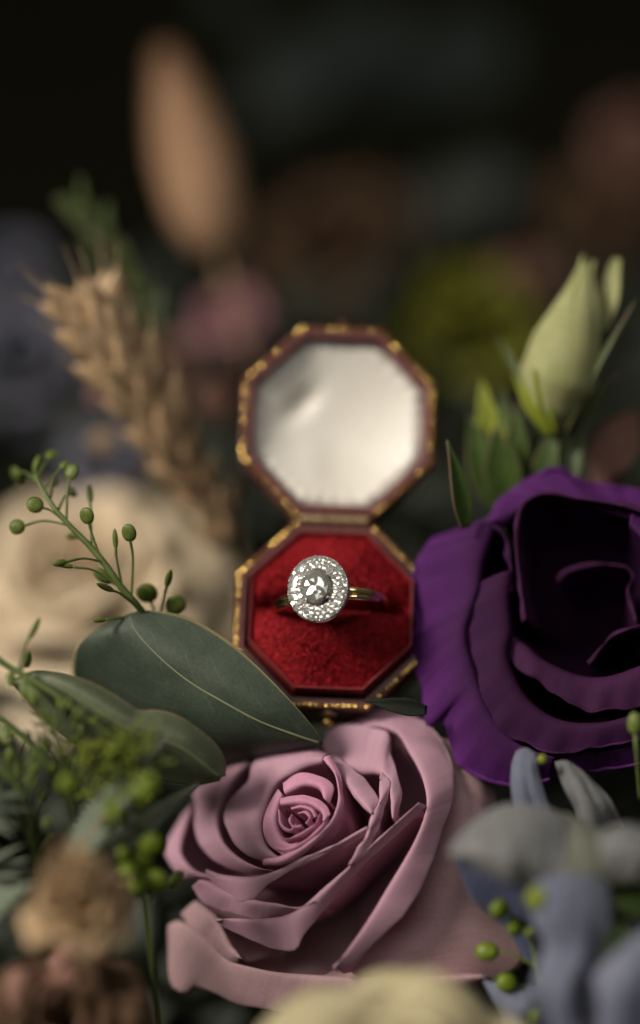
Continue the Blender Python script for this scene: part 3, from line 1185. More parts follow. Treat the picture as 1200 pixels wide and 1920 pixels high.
# side and back petals
P([(360, 1514), (346, 1553), (338, 1590), (346, 1614), (366, 1634), (398, 1645)],
  [(358, 1505), (332, 1552), (313, 1593), (318, 1618), (338, 1640), (366, 1646), (398, 1648)], (-1.0, -0.85, -0.8), (-1.2, -1.1, -1.0), seed=6, tuck=0.16)
P([(455, 1445), (500, 1412), (528, 1398), (570, 1407), (602, 1420)], [(434, 1436), (470, 1402), (509, 1370), (528, 1366), (570, 1385), (609, 1410)], -0.6, -0.85, seed=7)
P([(552, 1405), (480, 1424), (446, 1448), (422, 1478), (408, 1510), (407, 1546), (420, 1580), (450, 1609), (488, 1628), (515, 1633)],
  [(550, 1402), (470, 1428), (436, 1435), (400, 1455), (364, 1477), (361, 1492), (366, 1516), (365, 1551), (376, 1580), (397, 1607), (430, 1628), (470, 1637), (512, 1636)],
  (-0.42, -0.38, -0.38), (-0.6, -0.75, -0.6), seed=8, tuck=0.16, wob=0.03)
P([(590, 1690), (575, 1697), (557, 1702), (515, 1694), (476, 1689), (430, 1674), (395, 1656), (376, 1652)],
  [(590, 1694), (575, 1703), (560, 1710), (527, 1716), (476, 1719), (427, 1710), (390, 1692), (362, 1661)],
  (-0.3, -0.4, -0.5, -0.6), (-0.42, -0.6, -0.75, -0.8), seed=9)
P([(783, 1506), (740, 1545), (702, 1579), (656, 1624), (600, 1675), (560, 1705), (527, 1720), (476, 1724), (427, 1722), (405, 1724)],
  [(800, 1512), (775, 1535), (736, 1571), (673, 1630), (620, 1692), (570, 1748), (552, 1778), (520, 1776), (486, 1766), (440, 1746), (407, 1729)],
  (-0.3, -0.28, -0.35, -0.55, -0.7), (-0.5, -0.5, -0.6, -0.8, -0.85), seed=10)
P([(615, 1418), (665, 1441), (705, 1446), (726, 1462), (733, 1500), (737, 1536)],
  [(603, 1400), (617, 1372), (652, 1361), (722, 1374), (731, 1415), (742, 1445), (750, 1490), (742, 1538)], (-0.45, -0.4, -0.3), (-0.6, -0.65, -0.4), seed=11)
P([(712, 1470), (711, 1503), (699, 1531), (687, 1570), (668, 1593), (655, 1622)], [(716, 1444), (731, 1472), (718, 1514), (701, 1553), (693, 1587), (666, 1621)],
  (-0.3, -0.15, -0.2), (-0.4, -0.26, -0.3), seed=12, thick=0.03)
P([(690, 1551), (637, 1580), (569, 1608), (541, 1622), (495, 1640), (456, 1647), (425, 1644), (388, 1630)],
  [(692, 1555), (637, 1586), (575, 1616), (541, 1635), (510, 1655), (478, 1682), (447, 1688), (422, 1671), (386, 1642)],
  (-0.15, -0.1, -0.15, -0.35, -0.5), (-0.2, -0.15, -0.28, -0.5, -0.65), seed=13)
P([(618, 1422), (645, 1462), (675, 1503), (697, 1526)], [(626, 1414), (668, 1449), (692, 1477), (709, 1507), (704, 1526)], (-0.2, -0.1), (-0.35, -0.25), seed=14)
P([(606, 1427), (562, 1438), (518, 1466), (492, 1508), (482, 1548), (494, 1584), (524, 1607)],
  [(616, 1417), (572, 1400), (524, 1388), (498, 1406), (473, 1432), (464, 1463), (448, 1482), (427, 1503), (425, 1537), (442, 1573), (468, 1602), (506, 1618)],
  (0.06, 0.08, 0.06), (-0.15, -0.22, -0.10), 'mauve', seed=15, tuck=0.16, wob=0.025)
P([(608, 1424), (626, 1452), (634, 1482), (632, 1512), (615, 1548), (570, 1588), (527, 1610), (498, 1612)],
  [(617, 1419), (636, 1452), (645, 1482), (643, 1512), (622, 1550), (574, 1593), (528, 1617), (494, 1619)], (0.05, 0.06, 0.05), (0.0, 0.02, 0.0), 'mauve_core', seed=16, thick=0.025)
# heart of the bloom
P([(532, 1492), (520, 1525), (522, 1556), (540, 1582), (565, 1580)], [(522, 1480), (499, 1520), (494, 1552), (505, 1582), (532, 1602)], 0.1, 0.05, 'mauve_core', seed=17, thick=0.009, ruffle=0.006, wob=0.006)
P([(535, 1490), (570, 1474), (598, 1478), (608, 1498)], [(530, 1468), (562, 1450), (600, 1456), (624, 1475), (617, 1506)], 0.1, 0.06, 'mauve_core', seed=18, thick=0.009, ruffle=0.006, wob=0.006)
P([(528, 1512), (556, 1508), (583, 1511), (604, 1526), (606, 1545)], [(525, 1498), (555, 1492), (585, 1495), (609, 1508), (619, 1528)], 0.14, 0.14, 'mauve_core', seed=19, thick=0.009, ruffle=0.006, wob=0.006, tuck=0.04)
P([(612, 1530), (604, 1548), (575, 1575), (540, 1592), (520, 1590)], [(616, 1530), (609, 1551), (578, 1580), (541, 1598), (518, 1594)], 0.12, 0.11, 'mauve_core', seed=20, thick=0.009, ruffle=0.006, wob=0.006, tuck=0.03)
P([(526, 1520), (530, 1545), (545, 1556), (556, 1545)], [(522, 1518), (526, 1549), (545, 1561), (560, 1548)], 0.13, 0.11, 'mauve_core', seed=21, thick=0.009, ruffle=0.006, wob=0.006, tuck=0.03)
P([(600, 1528), (592, 1545), (570, 1560), (545, 1572), (530, 1572)], [(603, 1527), (596, 1548), (572, 1565), (545, 1577), (527, 1575)], 0.12, 0.10, 'mauve_core', seed=22, thick=0.009, ruffle=0.006, wob=0.006, tuck=0.03)
P([(548, 1520), (566, 1516), (584, 1522), (590, 1534)], [(546, 1514), (566, 1510), (587, 1516), (596, 1532)], 0.12, 0.11, 'mauve_core', seed=23, thick=0.009, ruffle=0.006, wob=0.006, tuck=0.03)
P([(550, 1528), (546, 1540), (553, 1550), (566, 1548)], [(547, 1527), (541, 1541), (551, 1555), (569, 1552)], 0.11, 0.09, 'mauve_core', seed=24, thick=0.009, ruffle=0.006, wob=0.006, tuck=0.03)
P([(560, 1528), (572, 1526), (580, 1534), (574, 1545)], [(560, 1523), (575, 1521), (585, 1533), (578, 1548)], 0.10, 0.08, 'mauve_core', seed=25, thick=0.009, ruffle=0.006, wob=0.006, tuck=0.03)
# calyx under the bloom
tube('stem', [B.C - B.A * 3.2, B.C - B.A * 4.2, B.C - B.A * 6.5], [0.5, 0.55, 0.25], 'stem', rose, 12)

# ================================================================== PURPLE LISIANTHUS
lis = thing('purple_lisianthus', 'deep purple ruffled lisianthus bloom overlapping the side of the box', 'lisianthus', W(1080, 1260, 3.8))
L = Bloom(lis, 1066, 1180, 0.75, (-0.22, 0.20, 0.955))


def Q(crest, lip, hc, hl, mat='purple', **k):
    k.setdefault('wob', 0.03)
    k.setdefault('ruffle', 0.032)
    k.setdefault('thick', 0.014)
    k.setdefault('tuck', 0.03)
    k.setdefault('nu', 80)
    k.setdefault('base_h', -3.2)
    k.setdefault('base_r', 0.03)
    return L.petal(crest, lip, hc, hl, mat, **k)


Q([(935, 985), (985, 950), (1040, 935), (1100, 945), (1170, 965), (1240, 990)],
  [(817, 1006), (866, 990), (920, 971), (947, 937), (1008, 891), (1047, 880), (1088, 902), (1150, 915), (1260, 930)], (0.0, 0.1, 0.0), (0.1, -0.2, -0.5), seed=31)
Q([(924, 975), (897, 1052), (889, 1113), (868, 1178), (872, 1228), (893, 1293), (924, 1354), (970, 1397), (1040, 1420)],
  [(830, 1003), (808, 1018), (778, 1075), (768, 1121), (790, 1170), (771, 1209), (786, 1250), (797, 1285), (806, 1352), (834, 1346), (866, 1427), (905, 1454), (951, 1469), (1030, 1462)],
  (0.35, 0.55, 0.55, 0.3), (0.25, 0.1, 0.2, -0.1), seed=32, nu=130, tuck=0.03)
Q([(1020, 1408), (1100, 1410), (1200, 1395), (1290, 1340)], [(1010, 1450), (1100, 1442), (1210, 1430), (1310, 1360)], 0.0, -0.3, seed=33)
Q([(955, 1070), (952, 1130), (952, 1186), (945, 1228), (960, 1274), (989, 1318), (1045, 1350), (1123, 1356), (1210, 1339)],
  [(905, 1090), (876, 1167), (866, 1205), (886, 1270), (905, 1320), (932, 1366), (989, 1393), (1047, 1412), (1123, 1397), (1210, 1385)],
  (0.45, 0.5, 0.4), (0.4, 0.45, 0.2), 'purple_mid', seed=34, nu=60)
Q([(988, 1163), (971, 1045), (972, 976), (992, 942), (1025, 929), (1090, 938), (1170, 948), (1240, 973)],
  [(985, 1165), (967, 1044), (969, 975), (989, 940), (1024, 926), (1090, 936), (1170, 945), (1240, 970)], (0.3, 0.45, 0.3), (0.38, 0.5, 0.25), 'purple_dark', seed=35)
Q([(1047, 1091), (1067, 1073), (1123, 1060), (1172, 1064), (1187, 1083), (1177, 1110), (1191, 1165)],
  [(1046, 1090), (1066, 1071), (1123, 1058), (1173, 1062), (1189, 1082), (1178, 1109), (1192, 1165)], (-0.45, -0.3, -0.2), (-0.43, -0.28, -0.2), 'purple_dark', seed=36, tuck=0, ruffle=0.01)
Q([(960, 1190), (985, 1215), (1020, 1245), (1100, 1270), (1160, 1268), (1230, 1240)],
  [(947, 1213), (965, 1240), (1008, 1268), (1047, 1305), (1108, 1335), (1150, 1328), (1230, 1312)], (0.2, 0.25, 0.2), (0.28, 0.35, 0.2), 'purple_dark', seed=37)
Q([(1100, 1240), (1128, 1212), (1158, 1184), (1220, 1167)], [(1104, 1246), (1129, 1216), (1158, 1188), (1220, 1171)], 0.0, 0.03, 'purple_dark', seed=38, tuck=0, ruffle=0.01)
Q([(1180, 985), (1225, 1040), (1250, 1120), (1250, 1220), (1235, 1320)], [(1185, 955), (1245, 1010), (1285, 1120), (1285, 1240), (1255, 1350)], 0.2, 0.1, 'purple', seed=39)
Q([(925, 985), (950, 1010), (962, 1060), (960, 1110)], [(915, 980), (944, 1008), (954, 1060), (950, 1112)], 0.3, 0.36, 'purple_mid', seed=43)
tube('stem', [L.C - L.A * 3.25, L.C - L.A * 4.0, L.C - L.A * 7], [0.5, 0.35, 0.2], 'stem', lis, 10)

# ================================================================== EUCALYPTUS LEAVES
e1 = thing('eucalyptus_leaf', 'large dark grey-green eucalyptus leaf beside the base of the box', 'leaf', W(600, 1395, 0.3), 'eucalyptus leaves by the box')
surf('blade', [
    [(247, 1151, 0.55), (275, 1145, 0.60), (350, 1158, 0.55), (420, 1197, 0.35), (480, 1247, 0.15), (537, 1305, 0.05), (578, 1352, 0.15), (606, 1392, 0.3)],
    [(243, 1153, 0.52), (255, 1170, 0.40), (305, 1215, 0.2), (365, 1262, 0.05), (430, 1302, -0.05), (495, 1342, -0.05), (555, 1372, 0.10), (605, 1394, 0.3)],
    [(240, 1155, 0.55), (205, 1190, 0.45), (225, 1250, 0.60), (290, 1322, 0.65), (370, 1367, 0.55), (450, 1392, 0.45), (530, 1397, 0.3), (604, 1396, 0.32)],
    [(236, 1156, 0.60), (178, 1180, 0.65), (138, 1228, 0.95), (150, 1320, 1.9), (240, 1420, 2.6), (380, 1462, 2.4), (500, 1440, 1.4), (603, 1398, 0.36)],
], 'euc', e1, 60, 48, 0.035, 0.012, 4, (0.40, 0.012, 0.02, 0.03))
e2 = thing('eucalyptus_leaf', 'smaller folded olive-green eucalyptus leaf under the seed sprig', 'leaf', W(420, 1462, -0.4), 'eucalyptus leaves by the box')
surf('blade', [
    [(22, 1278, -0.6), (60, 1259, -0.55), (110, 1261, -0.6), (165, 1277, -0.7), (212, 1301, -0.75), (240, 1319, -0.75), (264, 1333, -0.7), (292, 1332, -0.65), (330, 1341, -0.6), (370, 1365, -0.5), (402, 1392, -0.4), (420, 1422, -0.35), (422, 1455, -0.3)],
    [(24, 1282, -0.65), (70, 1272, -0.8), (120, 1290, -0.95), (170, 1320, -1.05), (220, 1352, -1.1), (262, 1375, -1.05), (300, 1385, -0.95), (340, 1400, -0.85), (375, 1425, -0.7), (400, 1447, -0.55), (415, 1458, -0.45)],
    [(25, 1288, -0.6), (60, 1325, -0.35), (110, 1370, -0.2), (170, 1410, -0.1), (240, 1445, -0.1), (310, 1465, -0.15), (370, 1470, -0.25), (412, 1464, -0.4)],
], 'euc_light', e2, 60, 40, 0.035, 0.012, 6, (0.5, 0.012, 0.02, 0.025))


# ================================================================== SEED SPRIGS
def pod_mesh(name, flat, point, mat):
    V = []
    n, m = 14, 12
    for j in range(m + 1):
        a = math.pi * j / m
        r = math.sin(a) ** (0.9)
        z = 1 - math.cos(a)
        if point:
            r *= 1 - 0.35 * (j / m) ** 2
        for k in range(n):
            b = 2 * math.pi * k / n
            V.append((r * math.cos(b), r * math.sin(b) * flat, z))
    uv = [((k % n) / n, j / m) for j in range(m + 1) for k in range(n)]
    return raw_mesh(name, V, grid_faces(n, m + 1, True), mat, True, uv)


PODS = {'pod': pod_mesh('seed_pod', 0.45, False, 'pod'), 'slim': pod_mesh('seed_pod', 0.8, True, 'pod'), 'berry': pod_mesh('seed_pod', 0.75, False, 'berry')}


def sprig(label, stem, srad, pods, group=None, mat='stem', name='seed_sprig', pedr=0.022):
    root = thing(name, label, 'sprig', W(*stem[-1]), group)
    SP = resample([W(*p) for p in stem], 60)
    tube('stem', [W(*p) for p in stem], srad, mat, root, 8)
    r_ = random.Random(len(pods) * 7 + int(stem[0][0]))
    for (px, py, dz, size, asp, kind, si) in pods:
        # si: position along the stem (0..1) where the stalk leaves, pod centre at px,py
        c = np.array(W(px, py, dz))
        s0 = SP[int(si * 59)]
        mid = (s0 + c) / 2 + np.array(cdir(r_.uniform(-.3, .3), 0.6, r_.uniform(-.3, .3))) * 0.10 * np.linalg.norm(c - s0)
        d = c - mid
        d /= np.linalg.norm(d) + 1e-9
        half = (1.02 if kind == 'berry' else 1.15) * size / 105.0 * (FOCUS + dz) / FOCUS
        base = c - d * half
        tube('stalk', [s0, mid, base + d * half * 0.15], [pedr * 1.2, pedr, pedr * 1.3], mat, root, 6)
        face = cdir(r_.uniform(-.5, .5), r_.uniform(-.5, .5), 1)
        z = Vector(d)
        y = Vector(face) - Vector(face).dot(z) * z
        y.normalize()
        x = y.cross(z)
        R_ = Matrix((x, y, z)).transposed()
        inst('seed_pod', PODS[kind], root, base, R_, (half * asp, half * asp, half))
    return root


sprig('pale green seed sprig with round flat pods rising from behind the large leaf',
      [(66, 890, 0.9), (80, 918, 0.7), (103, 954, 0.5), (135, 990, 0.4), (165, 1020, 0.35), (197, 1058, 0.3), (228, 1102, 0.35), (268, 1148, 0.6), (320, 1230, 1.8)],
      [0.03, 0.045, 0.055, 0.065, 0.07],
      [(70, 872, 1.2, 20, 0.85, 'pod', 0.0), (97, 853, 1.3, 12, 0.9, 'pod', 0.02), (134, 885, 0.6, 14, 0.95, 'pod', 0.24), (119, 872, 0.9, 9, 0.8, 'pod', 0.1),
       (66, 947, 0.4, 14, 0.95, 'pod', 0.26), (32, 988, 0.6, 13, 0.95, 'pod', 0.27), (163, 967, 0.2, 14, 0.95, 'pod', 0.44), (242, 999, 0.15, 15, 0.85, 'pod', 0.62),
       (216, 1010, 0.2, 17, 0.30, 'slim', 0.57), (169, 927, 0.9, 17, 0.36, 'slim', 0.38), (135, 925, 1.3, 13, 0.8, 'pod', 0.2), (105, 905, 1.3, 13, 0.8, 'pod', 0.14),
       (112, 1056, -0.2, 13, 0.5, 'slim', 0.45), (120, 1060, 0.1, 17, 0.28, 'slim', 0.57), (193, 1080, 0.5, 18, 0.58, 'pod', 0.71), (197, 1101, 0.0, 19, 0.30, 'slim', 0.68),
       (276, 1112, 0.8, 18, 0.95, 'pod', 0.84), (329, 1134, 1.0, 19, 0.95, 'pod', 0.88), (316, 1084, 0.5, 19, 0.33, 'slim', 0.83), (30, 888, 1.6, 17, 0.7, 'pod', 0.05),
       (40, 905, 1.8, 14, 0.7, 'pod', 0.05), (186, 1163, 0.2, 13, 0.4, 'slim', 0.8), (132, 1005, 1.0, 12, 0.5, 'slim', 0.42)],
      'green seed sprigs')
sprig('thin green sprig of narrow pods crossing the folded leaf',
      [(-30, 1215, -1.0), (10, 1245, -1.05), (45, 1266, -1.1), (100, 1300, -1.2), (160, 1345, -1.3), (240, 1400, -1.3)],
      [0.06, 0.06, 0.055, 0.05, 0.04],
      [(65, 1178, -1.0, 20, 0.30, 'slim', 0.25), (52, 1236, -0.7, 17, 0.75, 'pod', 0.26), (45, 1291, -1.2, 20, 0.45, 'slim', 0.28), (61, 1306, -1.3, 18, 0.55, 'slim', 0.3),
       (102, 1366, -1.5, 18, 0.35, 'slim', 0.55), (150, 1380, -1.3, 20, 0.3, 'slim', 0.7), (20, 1275, -1.2, 14, 0.6, 'pod', 0.2), (292, 1418, -1.6, 28, 0.42, 'slim', 0.95), (110, 1322, -1.4, 14, 0.4, 'slim', 0.5)],
      'green seed sprigs')
sprig('lower thin green sprig with pointed pods below the folded leaf',
      [(-30, 1320, -1.4), (5, 1352, -1.4), (48, 1390, -1.45), (90, 1432, -1.4), (150, 1500, -1.0)],
      [0.05, 0.055, 0.06, 0.05],
      [(60, 1452, -1.6, 20, 0.40, 'slim', 0.6), (10, 1378, -1.5, 16, 0.6, 'pod', 0.2), (18, 1420, -1.4, 17, 0.5, 'pod', 0.3), (52, 1380, -1.6, 15, 0.3, 'slim', 0.45), (36, 1440, -1.2, 16, 0.6, 'pod', 0.4), (88, 1400, -1.3, 14, 0.4, 'slim', 0.6)],
      'green seed sprigs')
sprig('lime green round pods clustered beside the mauve rose',
      [(255, 1600, -2.0), (262, 1640, -1.9), (275, 1700, -1.7), (285, 1800, -1.2), (300, 1930, -0.5)],
      [0.035, 0.04, 0.05, 0.05],
      [(283, 1582, -2.1, 23, 0.95, 'berry', 0.0), (268, 1614, -1.9, 20, 0.95, 'berry', 0.05), (241, 1632, -2.3, 19, 0.95, 'berry', 0.1), (290, 1651, -1.9, 24, 0.92, 'berry', 0.15),
       (258, 1660, -2.0, 20, 0.95, 'berry', 0.2), (330, 1650, -0.9, 19, 0.9, 'pod', 0.3), (232, 1600, -2.2, 15, 0.9, 'berry', 0.05)], 'green seed sprigs')
sprig('blurred lime green pods hanging under the tiny yellow-green flower head',
      [(215, 1440, -3.0), (205, 1500, -2.8), (190, 1580, -2.0), (170, 1720, -0.8)], [0.03, 0.04, 0.05],
      [(128, 1470, -3.0, 20, 0.95, 'berry', 0.2), (266, 1484, -3.2, 22, 0.9, 'berry', 0.2), (212, 1522, -3.4, 24, 0.95, 'berry', 0.4), (282, 1465, -3.3, 16, 0.9, 'berry', 0.15)], 'green seed sprigs')
sprig('lime green round pods hanging over the blue petals',
      [(985, 1722, -1.2), (1000, 1780, -1.2), (1008, 1850, -1.3), (1012, 1980, -1.0)], [0.03, 0.04, 0.045],
      [(937, 1705, -1.8, 21, 0.92, 'berry', 0.1), (965, 1737, -1.6, 20, 0.95, 'berry', 0.15), (913, 1784, -1.1, 22, 0.82, 'berry', 0.35), (950, 1843, -1.3, 20, 0.92, 'berry', 0.6),
       (1006, 1691, -1.6, 19, 0.9, 'berry', 0.05), (1015, 1833, -2.0, 14, 0.9, 'berry', 0.45), (993, 1748, -1.7, 12, 0.9, 'berry', 0.12), (1003, 1905, -2.0, 18, 0.8, 'berry', 0.65)], 'green seed sprigs')
sprig('single beige-tipped bud on a green stalk below the purple bloom',
      [(1191, 1372, -1.0), (1194, 1420, -1.0), (1200, 1500, -0.6)], [0.05, 0.03, 0.03], [(1190, 1356, -1.0, 19, 0.75, 'slim', 0.0)], 'green seed sprigs')


def fine_sprig(label, stem, n, spread, size, seed):
    r2 = random.Random(seed)
    pods = []
    P0 = np.array(stem, dtype=float)
    for k in range(n):
        f = k / n * 0.9
        q = np.array([np.interp(f, np.linspace(0, 1, len(P0)), P0[:, c]) for c in range(3)])
        sg = 1 if k % 2 else -1
        pods.append((q[0] + sg * spread * r2.uniform(.5, 1.1), q[1] - r2.uniform(0.1, 1.1) * spread, q[2] + r2.uniform(-.4, .3), size * r2.uniform(.7, 1.25), r2.uniform(.28, .6), 'slim' if r2.random() < .7 else 'pod', min(0.98, f + 0.05)))
    sprig(label, stem, [0.025, 0.035, 0.045], pods, 'green seed sprigs', 'stem', 'seed_sprig', 0.014)


fine_sprig('fine yellow-green sprig rising between the thistle leaves', [(262, 1400, -1.9), (250, 1450, -1.9), (238, 1510, -1.8), (225, 1600, -1.4)], 16, 34, 11, 3)
fine_sprig('wispy green sprig in front of the folded leaf base', [(95, 1330, -1.8), (110, 1390, -1.8), (122, 1450, -1.7), (140, 1540, -1.2)], 18, 38, 12, 5)
fine_sprig('wispy green sprig at the side edge beneath the narrow pods', [(20, 1430, -1.9), (35, 1480, -1.8), (55, 1540, -1.6), (70, 1640, -1.0)], 14, 36, 12, 9)


def tiny_head():
    root = thing('tiny_flower_head', 'fuzzy yellow-green head of tiny flowers below the folded leaf', 'flower', W(220, 1480, -1.5))
    r_ = random.Random(8)
    stalks, buds = [], []
    hub = np.array(W(215, 1475, -1.4))
    for k in range(170):
        px, py = r_.gauss(212, 40), r_.gauss(1428, 38)
        p = np.array(W(px, py, r_.uniform(-2.4, -1.4)))
        stalks.append(([hub, (hub + p) / 2 + np.array(cdir(0, 1, 0)) * 0.08, p], [0.012, 0.010]))
        buds.append((p, r_.uniform(0.03, 0.055)))
    for px, py in ((252, 1379), (266, 1380), (250, 1392), (237, 1428), (229, 1448), (245, 1400), (232, 1472), (222, 1478)):
        p = np.array(W(px, py, -1.55))
        stalks.append(([hub, (hub + p) / 2, p], [0.014, 0.012]))
        buds.append((p, 0.042))
    tubes('stalks', stalks, 'stem', root, 5)['kind'] = 'stuff'
    V, F = [], []
    for p, s in buds:
        o = len(V)
        for v in bv:
            V.append(p + np.array(v) * s)
        for v in bv:
            V.append(p + np.array((v[0], v[1], -v[2])) * s)
        n_ = len(bv)
        F += [tuple(i + o for i in f) for f in bf] + [tuple(i + o + n_ for i in f)[::-1] for f in bf]
    part('florets', V, F, 'lime_leaf', root, kind='stuff')


tiny_head()


# ================================================================== WHEAT EAR
def husk_mesh():
    V = []
    n, m = 10, 14
    for j in range(m + 1):
        v = j / m
        r = (math.sin(math.pi * min(1, v * 0.97 + 0.03) ** 0.75)) ** 0.8 * (1 - 0.25 * v)
        for k in range(n):
            b = 2 * math.pi * k / n
            rr = r * (1 + 0.12 * math.cos(b * 1) ** 8)
            V.append((rr * 0.22 * math.cos(b), rr * 0.16 * math.sin(b), v))
    return raw_mesh('husk', V, grid_faces(n, m + 1, True), 'husk')


def wheat():
    path = [(172, 592, 3.2), (214, 662, 3.4), (264, 742, 3.7), (318, 830, 4.1), (366, 908, 4.5), (408, 972, 4.9), (444, 1040, 5.2), (475, 1120, 5.8)]
    root = thing('wheat_ear', 'dried golden wheat ear leaning beside the open lid', 'wheat', W(*path[-1]))
    tube('stalk', [W(*p) for p in path], [0.03, 0.05, 0.06, 0.06], 'dry_stem', root, 8)
    me = husk_mesh()
    SP = resample([W(*p) for p in path[:7]], 40)
    r_ = random.Random(4)
    n = 15
    for k in range(n):
        f = k / (n - 1)
        i = int(1 + f * 36)
        p = SP[i]
        t = SP[i - 1] - SP[min(39, i + 1)]
        t /= np.linalg.norm(t)
        side = np.cross(t, np.array(cdir(0, 0, 1)))
        side /= np.linalg.norm(side)
        fw = np.cross(side, t)
        sg = 1 if k % 2 else -1
        for q, (a, b) in enumerate(((0.74 * sg, 0.25), (0.30 * sg, 0.7), (0.48 * sg, -0.35), (-0.20 * sg, 0.8))):
            d = t + side * (a + r_.uniform(-.08, .08)) + fw * (b * 0.5 + r_.uniform(-.05, .05))
            d /= np.linalg.norm(d)
            at = p + side * (0.13 * a) + fw * (0.16 * b)
            Lh = r_.uniform(0.95, 1.35) * (0.75 + 0.35 * math.sin(math.pi * min(1, f + .25)))
            R_ = frame(Vector(d), Vector(fw))
            inst('husk', me, root, at, R_, (Lh * 1.05, Lh * 1.05, Lh))
            if q == 0 or k < 3:
                la = r_.uniform(0.15, 0.3) if k > 2 else r_.uniform(0.35, 0.6)
                tip = at + d * Lh
                tube('awn', [tip - d * 0.1, tip + d * la * .5 + t * 0.05, tip + d * la + t * 0.12], [0.022, 0.014, 0.004], 'husk', root, 5)


wheat()

# ================================================================== BLOOMS IN FRONT AND BEHIND, OUT OF FOCUS
fc = thing('cream_rose', 'large pale cream rose behind the seed sprig', 'rose', W(130, 1180, 11.5))
make_flower(fc, W(150, 1050, 8.6), cdir(-0.1, 0.70, 0.70), 3.6, 'cream',
            [(6, 1.0, -0.35), (6, 0.86, -0.12), (5, 0.70, 0.05), (5, 0.52, 0.13), (4, 0.34, 0.18), (3, 0.18, 0.2)], cup=0.5, depth=0.9, seed=2, ruffle=0.05)
fb = thing('cream_rose', 'yellowish cream rose cut off by the bottom edge of the picture', 'rose', W(740, 2160, -3.0))
make_flower(fb, W(735, 2035, -5.8), cdir(-0.05, 0.62, 0.75), 2.4, 'cream_yellow',
            [(6, 1.0, -0.2), (6, 0.86, 0.0), (5, 0.70, 0.12), (5, 0.5, 0.2), (3, 0.3, 0.22)], cup=0.6, depth=0.9, seed=9, ruffle=0.03)
fd = thing('dried_flower', 'crumpled beige dried flower head below the thistle leaves', 'dried flower', W(160, 1760, -2.0))
make_flower(fd, W(146, 1672, -4.4), cdir(-0.12, 0.85, 0.45), 0.74, 'tan',
            [(6, 1.15, -0.55), (5, 0.90, 0.0), (5, 0.72, 0.55), (4, 0.42, 0.95)], cup=0.2, depth=1.1, seed=5, ruffle=0.2)
fe = thing('dried_flower', 'dark brownish-pink dried flower in the shaded lower corner', 'dried flower', W(130, 1960, -2.0))
make_flower(fe, W(120, 1905, -3.4), cdir(0.0, 0.55, 0.8), 1.55, ['dusky', 'brown', 'brown'],
            [(6, 1.0, -0.3), (6, 0.8, -0.05), (5, 0.55, 0.1), (4, 0.3, 0.15)], cup=0.5, depth=0.8, seed=6, ruffle=0.12)
fp = thing('pink_blossom', 'blurred dusty pink blossom behind the lid beside the wheat', 'blossom', W(430, 640, 14.5))
make_flower(fp, W(430, 592, 13.0), cdir(-0.1, 0.4, 0.9), 0.95, 'pink', [(5, 1.0, -0.2), (5, 0.75, 0.1), (4, 0.45, 0.25)], seed=3)
fp2 = thing('pink_blossom', 'faint small pink blossom between the wheat and the lid', 'blossom', W(395, 770, 7.5))
make_flower(fp2, W(400, 745, 9.5), cdir(0.2, 0.4, 0.9), 0.42, 'dusky', [(5, 1.0, -0.2), (4, 0.6, 0.1)], seed=13)
fp3 = thing('pink_blossom', 'dim mauve blossom just behind the top of the wheat ear', 'blossom', W(320, 700, 9))
make_flower(fp3, W(320, 665, 12.0), cdir(0.2, 0.4, 0.9), 0.6, 'dusky', [(5, 1.0, -0.2), (4, 0.6, 0.1)], seed=14)
fl = thing('lime_blossom', 'blurred yellow-green blossom behind the open lid', 'blossom', W(880, 650, 15.5))
make_flower(fl, W(875, 570, 15.0), cdir(-0.2, 0.75, 0.6), 1.9, 'lime', [(5, 1.0, -0.35), (5, 0.78, 0.1), (4, 0.5, 0.35), (3, 0.25, 0.45)], seed=4, ruffle=0.15)
for (px, py, dz, R, mt, lab, sd) in (
        (45, 665, 14.0, 2.1, 'lilac', 'pale lilac-blue hydrangea floret cluster behind the wheat', 21),
        (15, 505, 16.0, 1.2, 'lilac', 'upper dim bluish blossom at the side edge', 22),
        (200, 850, 11.0, 1.1, 'lilac', 'small greyish lilac blossom between cream rose and wheat', 23),
        (620, 430, 20.0, 2.3, 'brown', 'dark brown dried bloom in the gloom above the lid', 24),
        (985, 515, 16.0, 0.9, 'dusky', 'dim rusty pink blossom beside the yellow-green one', 25),
        (1135, 380, 20.0, 1.6, 'brown', 'brown dried bloom in shade above the cream bud', 26),
        (1190, 250, 21.0, 1.2, 'dusky', 'dim tan dried bloom high at the side edge', 27)):
    o = thing('blossom', lab, 'blossom', W(px, py + 60, dz + 1.5))
    make_flower(o, W(px, py, dz), cdir(rng.uniform(-.2, .2), 0.4, 0.9), R, mt, [(6, 1.0, -0.3), (5, 0.75, 0.0), (4, 0.45, 0.15)], seed=sd, nu=12, nv=10)
for (px, py, dz, R, mt, lab) in ((187, 742, 6.0, 0.22, 'pink', 'tiny magenta bud beside the wheat ear'), (192, 828, 6.2, 0.25, 'tan', 'tiny rust coloured bud beside the wheat ear')):
    o = thing('flower_bud', lab, 'bud', W(px, py + 15, dz + .4))
    make_flower(o, W(px, py, dz), cdir(0, .5, .8), R, mt, [(5, 1.0, 0.2), (4, 0.6, 0.5)], seed=int(px), nu=8, nv=8)


